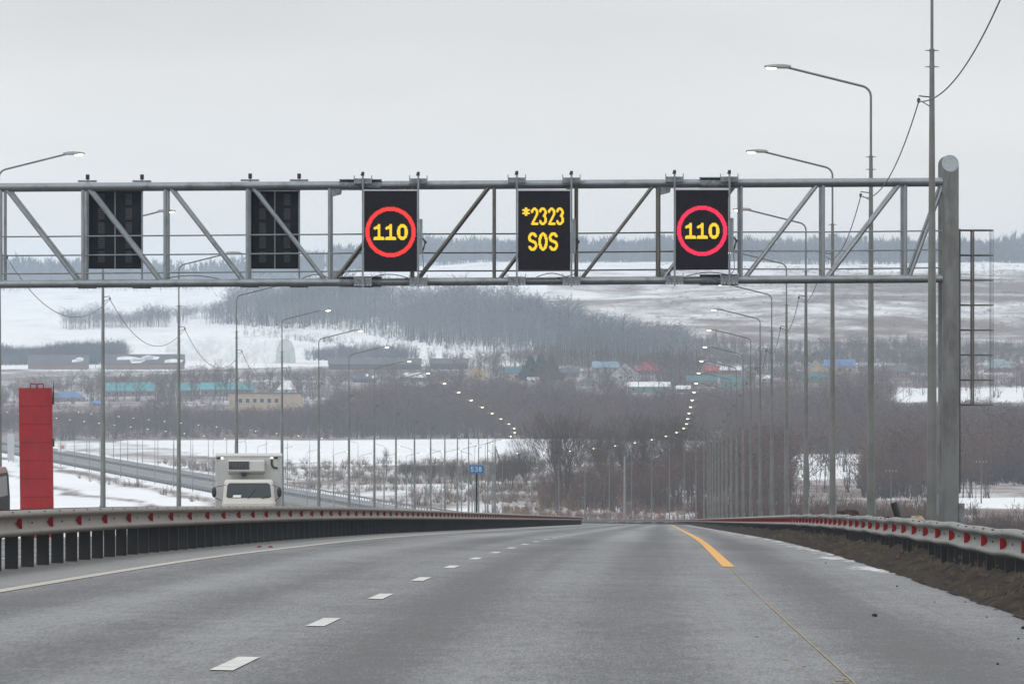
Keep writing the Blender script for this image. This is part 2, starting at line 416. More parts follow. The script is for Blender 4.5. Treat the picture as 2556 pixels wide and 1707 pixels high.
def G(X, Y):
    X = np.asarray(X, float); Y = np.asarray(Y, float)
    xd = disp_x(X, Y)
    w = sstep(xd, 450, 1050)
    far = np.interp(Y, TZ, TL)*(1-w) + np.interp(Y, TZ, TM)*w
    near = np.maximum(El(Y) - 1.1, -33.3)
    nat = np.where(Y < 2250, near, far)
    nat = np.where((Y > 1900) & (Y < 2250), near + (np.interp(2250, TZ, TM) - near)*sstep(Y, 1900, 2250), nat)
    amp = np.interp(Y, [0, 200, 1200, 2500, 4000, 6000], [.15, .25, .35, .8, 2.2, 3.0])
    sc = np.interp(Y, [0, 1200, 3000, 9000], [12, 40, 90, 160])
    nat = nat + amp*2*(vnoise(X/90+3, Y/130, 1) - .5) + amp*.5*(vnoise(X/17, Y/29+5, 2) - .5)
    o = (X - Xd(Y))/np.sqrt(1 + Sl(Y)**2)
    road = El(Y) + cross(o) - .30
    wr = sstep(np.abs(o - MED), 15.5, 27)
    on = (Y < 3000)
    return np.where(on, np.minimum(road, 1e9)*(1-wr) + nat*wr, nat)
def Gf(x, y): return float(G(np.array([x]), np.array([y]))[0])

rows = [-150.0]
while rows[-1] < 9300: rows.append(rows[-1] + max(5.0, abs(rows[-1])*.0105))
rows = np.array(rows); NC = 340
v = np.linspace(-1, 1, NC); u = np.sign(v)*np.abs(v)**1.7
YY = np.repeat(rows[:, None], NC, 1); XX = u[None, :]*(60 + .30*np.maximum(rows, 0))[:, None]
ZZ = G(XX, YY)
V = np.stack([XX, YY, ZZ], -1).reshape(-1, 3)
i, j = np.meshgrid(np.arange(len(rows)-1), np.arange(NC-1), indexing='ij'); b0 = (i*NC+j).ravel()
Q = np.stack([b0, b0+1, b0+NC+1, b0+NC], 1)
xd = disp_x(XX, YY); yd = disp_y(YY, ZZ); off = XX - Xd(YY)
cov = np.full(XX.shape, .55)
cov = np.where(YY < 1150, np.where(off < 0, .62, .40), cov)
valley = (YY >= 1150) & (YY < 2270)
cov = np.where(valley & (xd < 1330), .90, cov)
cov = np.where(valley & (xd >= 1330), .42, cov)
cov = np.where((YY > 1180) & (YY < 1420) & (xd > 1150) & (xd < 1700), .54, cov)
strip = (np.abs(off - MED) > 14) & (np.abs(off - MED) < 46) & (YY > 1150) & (YY < 2700)
cov = np.where(strip & (off > 0), .34 + .34*vnoise(XX/22, YY/60, 9), cov)
cov = np.where(strip & (off < 0), .86 - .55*np.exp(-((off + 22 + 5*vnoise(XX/15, YY/40, 14))/4.0)**2) - .50*np.exp(-((off + 40 + 9*vnoise(XX/20, YY/50, 15))/3.0)**2), cov)
cov = np.where(valley & (off > 8) & (yd > 1060) & (xd > 300) & (xd < 1340), .30 + .42*vnoise(XX/16, YY/45, 19), cov)
cov = np.where((YY > 2270) & (YY <= 3280), np.where((YY < 2720), .30, np.where(xd < 720, .44, .38)), cov)
hill = YY > 3280
cov = np.where(hill & (xd < 1250), .76, cov)
right = .48 + .34*(vnoise(XX/260, YY/95, 4) - .5) + .20*sstep(yd, 650, 605)
cov = np.where(hill & (xd >= 1250), right, cov)
cov = np.where((xd > 1850) & (yd > 640) & (yd < 690) & hill, cov - .15, cov)
cov = np.where((yd < 640) & hill & (xd < 1700), np.maximum(cov, .60), cov)
for (x0, x1, y0, y1) in ((1815, 1975, 1040, 1098), (2195, 2600, 1140, 1166), (2050, 2600, 888, 922), (1340, 1520, 1010, 1048)):
    cov = np.where((xd > x0) & (xd < x1) & (yd > y0) & (yd < y1), .80, cov)
me = np_mesh('ground', V, Q, [M['ground']], smooth=True)
ca = me.attributes.new('cover', 'FLOAT', 'POINT'); ca.data.foreach_set('value', cov.ravel().astype(np.float32))
tag(link(bpy.data.objects.new('ground', me)), 'snowy valley floor and hillside with patches of dry grass', kind='structure')

# ================================================================== highway surface and markings
ST = stations(-60, 2500, 2.0)
tag(ribbon('road', [-15.9, -13.9, -10.2, -6.5, -5.0, -3.6, -1.8, 0, 1.9, 3.8, 4.9, 5.85], ST, 0, [M['asphalt']]), 'grey asphalt motorway running downhill', kind='structure')
def marking(name, o, w, a, b, m, label):
    return tag(ribbon(name, [o-w/2, o+w/2], stations(a, b, 2.0), .006, [m]), label, kind='structure')
marking('edge_line', -3.64, .16, 20, 900, M['white_paint'], 'long white line along the left edge of the lanes')
marking('edge_line', 3.70, .17, 95, 900, M['yellow_paint'], 'orange yellow line along the right edge of the lanes')
marking('setting_out_line', 3.70, .009, 20, 95, M['faint_paint'], 'thin pale setting out line before the yellow line')
marking('edge_line', -6.4, .16, 60, 1900, M['white_paint'], 'white line beside the median on the far carriageway')
marking('edge_line', -13.8, .16, 60, 1900, M['white_paint'], 'white outer line of the far carriageway')
lane = bpy.data.objects.new('lane_dashes', None); link(lane); tag(lane, 'broken white lane line down the motorway', kind='structure')
for k in range(-1, 30):
    z = 41.5 + 12*k
    ribbon('dash', [-.07, .07], [z-1.5, z, z+1.5], .006, [M['dash_paint']], lane)
# worn orange paint beside the setting out line
worn = bpy.data.objects.new('worn_paint_marks', None); link(worn); tag(worn, 'faint worn orange paint marks on the right of the lane', kind='structure')
random.seed(9)
frag = [(3.62 + random.gauss(0, .05), 37.4 + 3.2*random.random(), .02+.05*random.random(), .06+.25*random.random()) for _ in range(26)] + [(3.35, 51, .04, .3), (3.42, 44.5, .05, .2), (3.5, 43, .03, .2)]
for (o, z, w, l) in frag:
    mb = MB(); n = 9; ring = []
    for q in range(n):
        a = 2*math.pi*q/n; r_ = .5*(.55 + .45*random.random()); ring.append(P(z + l*r_*math.sin(a), o + w*r_*math.cos(a), .007))
    mb.add(ring, [tuple(range(n))]); mb.obj('paint_patch', M['worn_paint'], worn)

# right verge: a low bank of mud and clods between asphalt and guardrail
def verge_h(z, o):
    t = (o - 5.85)/.8
    n1 = float(vnoise(np.array([o*3.1]), np.array([z*.9]), 5)[0]); n2 = float(vnoise(np.array([o*9]), np.array([z*3.2]), 6)[0])
    base = .20*math.sin(min(1, max(0, t))*math.pi*.5)
    fall = -.09*max(0, o - 7.3)**1.3
    return base + fall + (.20*(n1-.5) + .12*(n2-.5))*(1 if o > 5.9 else .1)
vo = [5.80, 5.86, 5.95, 6.08, 6.2, 6.35, 6.5, 6.7, 6.95, 7.3, 7.8, 8.6, 9.6, 11.0]
tag(ribbon('verge', vo, stations(30, 1200, .5), .0, [M['earth']], hfun=verge_h), 'muddy earth bank under the right guardrail', kind='structure')
# ================================================================== guardrails
WP = [(-.156, .0), (-.150, .022), (-.130, .070), (-.105, .083), (-.082, .074), (-.058, .024), (-.034, .009), (0, .005), (.034, .009), (.058, .024), (.082, .074), (.105, .083), (.130, .070), (.150, .022), (.156, .0)]
def beam_strip(mb, za, zb, o, side, hmid, steps=2, wob=None):
    n = len(WP); vs_ = []
    for k in range(steps+1):
        z = za + (zb-za)*k/steps
        for (dz, dx) in WP:
            w_ = wob(z) if wob else 0
            vs_.append(P(z, o + side*dx, hmid + dz + w_))
    fs_ = []
    for k in range(steps):
        for j in range(n-1):
            q = (k*n+j, k*n+j+1, (k+1)*n+j+1, (k+1)*n+j)
            fs_.append(q if side < 0 else q[::-1])
    mb.add(vs_, fs_, True)
def local(mb, base):
    mb.v = [(p[0]-base[0], p[1]-base[1], p[2]-base[2]) for p in mb.v]; return mb

def guardrail(name, label, o_face, side, o_post, z0, z1, near, m_rail, post_w, both=False, refl_w=.05, refl_phase=0., post_step=2.2, refl_step=4.4, wobble=.0, o_other=None):
    base = P(z0, o_post, 0); t = thing(name, label, 'guardrail', base)
    wob = (lambda z: wobble*(math.sin(z*.9)+math.sin(z*.37+1))) if wobble else None
    HM = .545
    def post(mb, z):
        p = P(z, o_post); h = .56; w = post_w/2
        # C section: web faces the traffic, flanges run back along the road
        mb.box((p.x-w, p.y-.004, p.z-.35), (p.x+w, p.y+.004, p.z+h))
        mb.box((p.x-w, p.y+.0045, p.z-.35), (p.x-w+.008, p.y+.09, p.z+h))
        mb.box((p.x+w-.008, p.y+.0045, p.z-.35), (p.x+w, p.y+.09, p.z+h))
    def spacer(mb, z):
        p = P(z, o_post); q = P(z, o_face)
        a, b = sorted((p.x, q.x)); mb.box((a, p.y-.04, p.z+HM-.06), (b, p.y+.04, p.z+HM+.06))
    def reflector(mb, z):
        p = P(z, o_face, HM); n = 8; e_ = .066+refl_w
        pts = [Vector((e_, 0, .064))] + [Vector((e_ - (e_-.006)*math.sin(math.pi*k/n)**.75, 0, .064*math.cos(math.pi*k/n))) for k in range(1, n)] + [Vector((e_, 0, -.064))]
        vs_ = [p + Vector((side*q.x, 0, q.z)) for q in pts] + [p + Vector((side*q.x, .012, q.z)) for q in pts]
        k = len(pts)
        mb.add(vs_, [tuple(range(k)), tuple(reversed(range(k, 2*k)))] + [(i_, i_+k, (i_+1) % k+k, (i_+1) % k) for i_ in range(k)])
    # beams: single lengths near the camera, the rest in one run
    z = z0
    L = post_step*2
    while z < near:
        mb = MB(); beam_strip(mb, z, z+L+.04, o_face, side, HM, 4, wob); local(mb, base).obj('beam', m_rail, t)
        bl = MB()
        for q in range(2):
            zz = z + post_step*q + .3
            c = P(zz, o_face + side*.06, HM+.134); bl.cbox(c, (.03, .05, .014))
            c = P(zz+.9, o_face + side*.018, HM+.0); bl.cbox(c, (.012, .035, .02))
        tag(local(bl, base).obj('bolt_row', M['bolt'], t), kind='stuff')
        z += L
    mb = MB(); zz = z
    while zz < z1:
        d = max(6, zz*.012); beam_strip(mb, zz, min(zz+d, z1), o_face, side, HM, 1); zz += d
    tag(local(mb, base).obj('beam_run', m_rail, t), kind='stuff')
    if both:
        mb = MB(); zz = z0
        while zz < z1:
            d = max(4, zz*.012); beam_strip(mb, zz, min(zz+d, z1), o_other, -side, HM, 1); zz += d
        local(mb, base).obj('rear_beam', m_rail, t)
    far = MB(); fars = MB(); zz = z0+.3
    while zz < z1:
        if zz < near:
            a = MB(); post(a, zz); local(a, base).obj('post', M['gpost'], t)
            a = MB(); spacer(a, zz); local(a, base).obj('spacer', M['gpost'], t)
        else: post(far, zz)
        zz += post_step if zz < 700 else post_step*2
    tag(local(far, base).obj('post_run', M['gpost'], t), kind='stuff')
    far = MB(); zz = z0+refl_phase
    while zz < z1:
        if zz < near+60:
            a = MB(); reflector(a, zz); local(a, base).obj('reflector', M['refl'], t)
        else: reflector(far, zz)
        zz += refl_step
    tag(local(far, base).obj('reflector_run', M['refl'], t), kind='stuff')
    return t
guardrail('median_guardrail', 'muddy double sided steel guardrail with red reflectors along the median', -4.85, 1, -5.0, 66, 640, 230, M['rail_l'], .155, True, .006, 1.4, 2.1, 4.2, o_other=-5.15)
guardrail('roadside_guardrail', 'steel guardrail with red half round reflectors along the right shoulder', 6.42, -1, 6.56, 52, 1600, 190, M['rail'], .12, False, .012, .5, 2.05, 4.1, wobble=.007)
# median rail again where the road shows in the valley
base = P(1150, -5.0)
t = thing('far_median_guardrail', 'thin distant guardrail down the middle of the far road', 'guardrail', base)
mb = MB(); zz = 1150
while zz < 2300: beam_strip(mb, zz, zz+14, -4.85, 1, .55, 1); zz += 14
local(mb, base).obj('beam_run', M['rail_l'], t)
mb = MB(); zz = 1150
while zz < 2300:
    p = P(zz, -5.0); mb.box((p.x-.06, p.y-.04, p.z-.3), (p.x+.06, p.y+.04, p.z+.55)); zz += 2.5
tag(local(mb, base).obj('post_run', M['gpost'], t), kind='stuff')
# outer rail of the far carriageway, seen only in the valley
base = P(700, -16.3)
t = thing('far_guardrail', 'thin distant guardrail along the outer edge of the far carriageway', 'guardrail', base)
mb = MB(); zz = 700
while zz < 2300: beam_strip(mb, zz, zz+14, -16.3, 1, .6, 1); zz += 14
local(mb, base).obj('beam_run', M['rail'], t)
mb = MB(); zz = 700
while zz < 2300:
    p = P(zz, -16.3); mb.box((p.x-.06, p.y-.04, p.z-.6), (p.x+.06, p.y+.04, p.z+.55)); zz += 3
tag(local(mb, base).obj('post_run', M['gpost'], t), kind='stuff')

# ================================================================== sign gantry
GZ, GR = 159.3, 160.7                          # front and rear truss planes
TILT = .0058
def gy(xs, ys): return ys - TILT*(xs - CX)     # ys is given at the picture's middle; the bridge rises slightly to the right
def gp(xs, ys, Z=GZ): return at(xs, gy(xs, ys), GZ) + Vector((0, Z-GZ, 0))
POSTX = 2372
foot = at(POSTX, 0, GZ); foot.z = float(El(GZ)) - .6
gantry = thing('sign_gantry', 'galvanised tubular truss gantry carrying the signs across the motorway', 'gantry', foot)
def gobj(mb, name, m, parent=gantry): return local(mb, foot).obj(name, m, parent)
UP, LO = 459.5, 701.5
XL = 823*2 - POSTX
vx = [823 + 205.3*k for k in range(-7, 8)]
for Z in (GZ, GR):
    for ys in (UP, LO):
        mb = MB(); n = 15
        mb.tube([gp(XL + (POSTX-XL)*q/n, ys, Z) for q in range(n+1)], .088, 12); gobj(mb, 'chord', M['galv'])
    for k, x in enumerate(vx):
        mb = MB(); mb.tube([gp(x, UP, Z), gp(x, LO, Z)], .043 if Z == GZ else .04, 8); gobj(mb, 'vertical_member', M['galv'] if x > 1700 or x < 860 else M['galv_dark'])
    for k in range(-8, 8):
        a, b = 823 + 205.3*k, 823 + 205.3*(k+1)
        if k == 7: b = POSTX - 5
        if k == -8: a = XL + 5
        mb = MB()
        if k >= 0: mb.tube([gp(a+9, LO, Z), gp(b-9, UP, Z)], .042, 8)
        else: mb.tube([gp(a+9, UP, Z), gp(b-9, LO, Z)], .042, 8)
        gobj(mb, 'diagonal', M['galv'] if k < 0 or k > 3 else M['galv_dark'])
for ys in (580.5, 628, 673.5):
    for (a, b) in ((XL, 880), (866, 1795), (1780, POSTX)):
        mb = MB(); mb.tube([gp(a, ys, GR-.25), gp((a+b)/2, ys+1.5, GR-.25), gp(b, ys, GR-.25)], .02, 6); gobj(mb, 'handrail', M['galv'] if a != 866 else M['galv_dark'])
mb = MB()                                        # grating walkway between the lower chords
a, b = gp(XL+20, LO-6, GZ), gp(POSTX-20, LO-6, GZ)
mb.hexa([a+Vector((0,.12,0)), b+Vector((0,.12,0)), b+Vector((0,1.28,0)), a+Vector((0,1.28,0)), a+Vector((0,.12,.03)), b+Vector((0,.12,.03)), b+Vector((0,1.28,.03)), a+Vector((0,1.28,.03))])
gobj(mb, 'walkway', M['galv_dark'])
for x in vx:
    mb = MB()
    mb.tube([gp(x, UP, GZ), gp(x, UP, GR)], .035, 6); mb.tube([gp(x, LO, GZ), gp(x, LO, GR)], .035, 6)
    gobj(mb, 'cross_tie', M['galv'])
for xa, xb in ((848, 952), (1747, 1842), (-196, -92)):   # bolted splice sleeves
    for ys in (UP, LO):
        mb = MB(); c = gp((xa+xb)/2, ys, GZ); L_ = (xb-xa)*GZ/F
        mb.tube([c-Vector((L_/2, 0, 0)), c+Vector((L_/2, 0, 0))], .118, 12)
        mb.cbox(c+Vector((0, 0, .118)), (L_*1.02, .32, .02)); mb.cbox(c-Vector((0, 0, .118)), (L_*1.02, .32, .02))
        for q in range(6):
            mb.cbox(c+Vector((-L_/2+L_*(q+.5)/6, -.125, .04)), (.035, .03, .035)); mb.cbox(c+Vector((-L_/2+L_*(q+.5)/6, -.125, -.04)), (.035, .03, .035))
        gobj(mb, 'splice_sleeve', M['bracket'])
        mb = MB(); g_ = 1 if ys == LO else -1                # gusset at the joint
        p0 = gp(xa-22 if xa < 1000 else xa-100, ys, GZ)
        mb.prism([(p0.x-.05, p0.z), (p0.x+.28, p0.z), (p0.x+.24, p0.z+g_*.22), (p0.x-.05, p0.z+g_*.30)], GZ-.012, GZ+.012)
        gobj(mb, 'gusset', M['bracket'])
# legs
def gpost(xs, Z, top, slope, r, lab):
    mb = MB(); n = 28; c = at(xs, 0, GZ); vs_ = []
    for lev in range(4):
        for q in range(n):
            w = 2*math.pi*q/n; x_, y_ = r*math.cos(w), r*math.sin(w)
            z_ = (foot.z, foot.z+3, foot.z+6, top + slope*y_)[lev]
            vs_.append((c.x+x_, Z+y_, z_))
    fs_ = [(i_*n+j_, i_*n+(j_+1) % n, (i_+1)*n+(j_+1) % n, (i_+1)*n+j_) for i_ in range(3) for j_ in range(n)]
    mb.add(vs_, fs_, True)
    o = gobj(mb, 'gantry_leg', M['leg'])
    mb = MB(); mb.add([(p[0], p[1], p[2]+.001) for p in vs_[-n:]], [tuple(range(n))]); gobj(mb, 'end_cap', M['galv'], o)
    mb = MB(); mb.tube([(c.x, Z, foot.z), (c.x, Z, foot.z+.06)], r*1.6, 20); gobj(mb, 'base_plate', M['bracket'], o)
M['leg'] = mat('gantry_leg_zinc', (.18, .19, .19), .55, .25, .2, 1.2, stretch=(1, 1, .35), dirt=(.06, .055, .05), dirt_amt=.8, dirt_scale=1.8)
tz = at(POSTX, 408, GZ).z
gpost(POSTX, GZ, tz, 1.0, .20, ''); gpost(POSTX, GR, tz, -1.0, .20, '')
gpost(XL, GZ, tz-.1, 1.0, .20, ''); gpost(XL, GR, tz-.1, -1.0, .20, '')
# ladder with safety cage on the outer side of the right legs
lx0, lx1, lx2 = [at(x, 0, GZ).x for x in (2398, 2432, 2484)]
ztop, zcage, zbot = at(0, 574, GZ).z, at(0, 1011, GZ).z, at(0, 1232, GZ).z
yc = (GZ+GR)/2
for s_ in (-.22, .22):
    mb = MB(); mb.box((lx0-.03, yc+s_-.03, zbot), (lx0+.03, yc+s_+.03, ztop+.03)); gobj(mb, 'ladder_stile', M['galv_dark'])
zz = zbot+.12
while zz < ztop:
    mb = MB(); mb.tube([(lx0, yc-.22, zz), (lx0, yc+.22, zz)], .014, 6); gobj(mb, 'rung', M['galv_dark']); zz += .29
nh = 8
for q in range(nh):
    z_ = ztop + (zcage-ztop)*q/(nh-1)
    mb = MB(); pts = [(lx0, yc-.22, z_)] + [((lx0+lx2)/2 + (lx2-lx0)/2*math.sin(a), yc - .36*math.cos(a), z_) for a in [math.pi*(k/10) for k in range(11)]] + [(lx0, yc+.22, z_)]
    mb.tube(pts, .02, 5); gobj(mb, 'cage_hoop', M['galv_dark'])
for (x_, y_) in ((lx1, yc-.365), (lx1, yc+.365), (lx2-.06, yc-.18), (lx2, yc), (lx2-.06, yc+.18)):
    mb = MB(); w_ = .022 if x_ == lx1 else .006
    mb.box((x_-w_, y_-.008, zcage), (x_+w_, y_+.008, ztop)); gobj(mb, 'cage_strap', M['galv_dark'])
mb = MB()
for z_ in (ztop-.3, at(0, 815, GZ).z, at(0, 980, GZ).z): mb.box((at(POSTX, 0, GZ).x+.1, yc-.03, z_-.025), (lx0, yc+.03, z_+.025))
gobj(mb, 'ladder_bracket', M['galv_dark'])
mb = MB(); c = at(2398, 1272, GZ); mb.box((c.x-.04, GZ-.05, c.z-.35), (c.x+.09, GZ+.2, c.z+.15)); gobj(mb, 'junction_box', M['bracket'])

# ------------------------------------------------------------------ LED signs
PX = .0195
def runs(grid, ox, oz, y, mb):
    """grid of bools (row 0 on top); ox, oz = top-left corner"""
    for r_, row in enumerate(grid):
        c = 0
        while c < len(row):
            if row[c]:
                d = c
                while d < len(row) and row[d]: d += 1
                mb.box((ox+c*PX, y-.004, oz-(r_+1)*PX+.0015), (ox+d*PX, y, oz-r_*PX-.0015)); c = d
            else: c += 1
def stroke(w, h, lines, t):
    g = [[False]*w for _ in range(h)]
    for r_ in range(h):
        for c in range(w):
            px, py = (c+.5), (h-r_-.5)
            for ln in lines:
                for (ax, ay), (bx, by) in zip(ln[:-1], ln[1:]):
                    ax_, ay_, bx_, by_ = t/2+ax*(w-t), t/2+ay*(h-t), t/2+bx*(w-t), t/2+by*(h-t)
                    dx, dy = bx_-ax_, by_-ay_; L2 = dx*dx+dy*dy+1e-9
                    q = max(0, min(1, ((px-ax_)*dx+(py-ay_)*dy)/L2))
                    if math.hypot(px-ax_-q*dx, py-ay_-q*dy) <= t/2+.05: g[r_][c] = True
    return g
def arc(cx, cy_, rx, ry, a0, a1, n=14): return [(cx+rx*math.cos(math.radians(a0+(a1-a0)*k/n)), cy_+ry*math.sin(math.radians(a0+(a1-a0)*k/n))) for k in range(n+1)]
GLY = {
 '2': [arc(.5, .73, .5, .27, 165, -25) + [(.05, .0), (1, .0)]],
 '3': [arc(.45, .755, .5, .245, 160, -70), arc(.45, .27, .55, .27, 75, -160)],
 'S': [arc(.5, .755, .5, .245, 25, 230) + arc(.5, .26, .5, .26, 50, -155)],
 'O': [arc(.5, .5, .5, .5, 0, 360, 28)],
 '0': [arc(.5, .5, .5, .5, 0, 360, 28)],
 '1': [[(.52, 1), (.52, 0)], [(.52, .99), (.30, .86), (.0, .80)], [(.0, .0), (1, .0)]],
 '*': [[(.5, 1), (.5, 0)], [(.0, .78), (1, .22)], [(0, .22), (1, .78)]],
}
def led_sign(x0, x1, y0, y1, label, kind):
    Zs = GZ - .40
    k = Zs/F
    w, h = (x1-x0)*k, (y1-y0)*k
    c = at((x0+x1)/2, (y0+y1)/2, Zs)
    base = Vector((c.x, Zs, c.z - h/2))
    s = thing('led_sign', label, 'sign', base, 0, 'lit message signs on the gantry')
    mb = MB(); mb.box((-w/2, 0, 0), (w/2, .20, h)); mb.obj('cabinet', M['panel'], s, .008)
    mb = MB(); mb.box((-w/2-.012, -.004, h+.001), (w/2+.012, .21, h+.035)); mb.obj('top_edge', M['alu'], s)
    for sx in (-1, 1):
        mb = MB(); xx = sx*(w/2+.028)
        top = at(0, gy((x0+x1)/2, 437), Zs).z - base.z; bot = at(0, gy((x0+x1)/2, 716), Zs).z - base.z
        mb.box((xx-.022, .03, bot), (xx+.022, .09, top)); pm = mb.obj('mounting_post', M['galv'], s)
        mb = MB(); mb.box((xx-.05, .02, top), (xx+.03, .10, top+.04)); mb.tube([(xx, .06, top), (xx, .06, top+.09)], .035, 8); mb.obj('post_cap', M['dark'], pm)
        for ys in (UP-9, LO):
            zc = at(0, gy((x0+x1)/2, ys), Zs).z - base.z
            hh = .20 if ys == LO else .13
            mb = MB(); mb.box((xx-.21, .10, zc-hh/2), (xx+.21, .30, zc+hh/2)); br = mb.obj('clamp', M['bracket'], s, .01)
            mb = MB()
            for q in range(6):
                if ys == LO: mb.cbox((xx-.18+.072*q, .095, zc-hh/2+.02), (.03, .02, .03))
            mb.cbox((xx-.205, .2, zc+hh/2+.03), (.02, .08, .08)); mb.cbox((xx+.205, .2, zc+hh/2+.03), (.02, .08, .08))
            mb.obj('bolt', M['alu'] if ys == LO else M['bracket'], br)
    mb = MB(); mb.box((w/2+.055, .06, h*.21), (w/2+.125, .30, h*.65)); cb = mb.obj('control_box', M['galv'], s, .008)
    mb = MB(); xx = w/2+.13
    for q in range(3): mb.tube([(xx-.02, .1+.05*q, h*.42), (xx+.05+.02*q, .1+.05*q, h*.36), (xx+.03, .12, h*.28+.03*q), (xx-.02, .12, h*.22)], .012, 5)
    mb.obj('cable_loop', M['dark'], cb)
    mb = MB(); mb.tube([(xx, .15, h*.2), (xx+.02, .15, 0), (xx-.05, .2, -.1), (xx-.25, .3, -.16), (xx-.7, .45, -.19)], .010, 5); mb.obj('cable', M['cable'], s)
    # graphics
    if kind == 'sos':
        def text(txt, cols, rows_, gap, xl, zt, t):
            xx = xl
            for ch in txt:
                if ch == '*':
                    g = stroke(9, 10, GLY['*'], 2.3); m2 = MB(); runs(g, xx, zt, 0, m2); m2.obj('led_character', M['led_y'], s); xx += (9+gap)*PX; continue
                m2 = MB(); runs(stroke(cols, rows_, GLY[ch], t), xx, zt, 0, m2); m2.obj('led_character', M['led_y'], s); xx += (cols+gap)*PX
        text('*2323', 9, 21, 1.2, -w/2+.10, h-.385, 2.9)
        text('SOS', 11, 22, 1.4, -w/2+.235, h-.965, 3.2)
    else:
        rc = (.0, h*.485); n = 62
        g = [[False]*n for _ in range(n)]
        for r_ in range(n):
            for c_ in range(n):
                d = math.hypot(c_+.5-n/2, r_+.5-n/2)*PX
                g[r_][c_] = .492 <= d <= .588
        m2 = MB(); runs(g, rc[0]-n*PX/2, rc[1]+n*PX/2, 0, m2); m2.obj('led_ring', M['led_r'] if kind == 'red' else M['led_p'], s)
        xx = -.395
        for ch, cw in (('1', 13), ('1', 13), ('0', 13)):
            m2 = MB(); runs(stroke(cw, 19, GLY[ch], 3.5), xx, rc[1]+.185, 0, m2); m2.obj('led_character', M['led_y'], s); xx += (cw+1.0)*PX
    return s
led_sign(908.5, 1041, 477, 676, 'lit sign with red ring and 110, beside the SOS sign on its left', 'red')
led_sign(1293, 1423.5, 477, 674, 'lit sign reading *2323 SOS in yellow between two speed signs', 'sos')
led_sign(1687, 1818, 475, 672, 'lit sign with pinkish ring and 110, nearest the right gantry leg', 'pink')
def sign_back(x0, x1, y0, y1, label):
    Zs = GR + .25; k = Zs/F; w, h = (x1-x0)*k, (y1-y0)*k
    c = at((x0+x1)/2, (y0+y1)/2, Zs); base = Vector((c.x, Zs, c.z-h/2))
    s = thing('traffic_sign', label, 'sign', base, 0, 'signs seen from behind on the gantry')
    mb = MB(); mb.box((-w/2, 0, 0), (w/2, .2, h)); mb.obj('cabinet', M['panel_back'], s, .008)
    mb = MB(); mb.box((-w/2-.01, -.006, h+.001), (w/2+.01, .2, h+.03)); mb.obj('top_edge', M['alu'], s)
    mb = MB(); mb.box((-.012, -.02, .01), (.012, -.001, h)); mb.obj('door_bar', M['galv'], s)
    for sx in (-1, 1):
        for q in range(5):
            z_ = h*(.08+.185*q)
            mb = MB(); mb.box((sx*w*.26-.075, -.012, z_), (sx*w*.26+.075, -.001, z_+h*.145)); v_ = mb.obj('vent', M['vent'], s)
            mb = MB()
            for r_ in range(5): mb.box((sx*w*.26-.07, -.018, z_+.02+h*.028*r_), (sx*w*.26+.07, -.0125, z_+.034+h*.028*r_))
            mb.obj('louvre', M['panel_back'], v_)
    for sx in (-1, 1):
        xx = sx*(w/2+.02)
        top = at(0, gy((x0+x1)/2, 443), Zs).z - base.z; bot = at(0, gy((x0+x1)/2, 714), Zs).z - base.z
        mb = MB(); mb.box((xx-.02, -.08, bot), (xx+.02, -.02, top)); pm = mb.obj('mounting_post', M['galv'], s)
        mb = MB(); mb.box((xx-.045, -.1, top), (xx+.04, 0, top+.12)); mb.obj('post_cap', M['dark'], pm)
        for ys, dz in ((UP-12, .0), (LO+11, -.0)):
            zc = at(0, gy((x0+x1)/2, ys), Zs).z - base.z
            mb = MB(); mb.box((xx-.215, -.34, zc-.02), (xx+.215, -.02, zc+.02)); mb.obj('clamp', M['bracket'], s)
    mb = MB(); mb.box((-w/2-.11, -.08, h*.1), (-w/2-.045, .1, h*.65)); mb.obj('control_box', M['galv'], s, .008)
    return s
sign_back(221.5, 353, 477, 671, 'dark back of a sign on the gantry, the one further left')
sign_back(627, 745, 478, 671, 'dark back of a sign on the gantry, the one nearer the lit signs')
# loose cables along the lower chord
for (a, b) in ((380, 560), (740, 830), (905, 1030), (1330, 1424), (1700, 1850)):
    mb = MB(); mb.tube([gp(a + (b-a)*q/8, LO-6-14*math.sin(math.pi*q/8), GR-.1) for q in range(9)], .011, 5); gobj(mb, 'signal_cable', M['cable'])

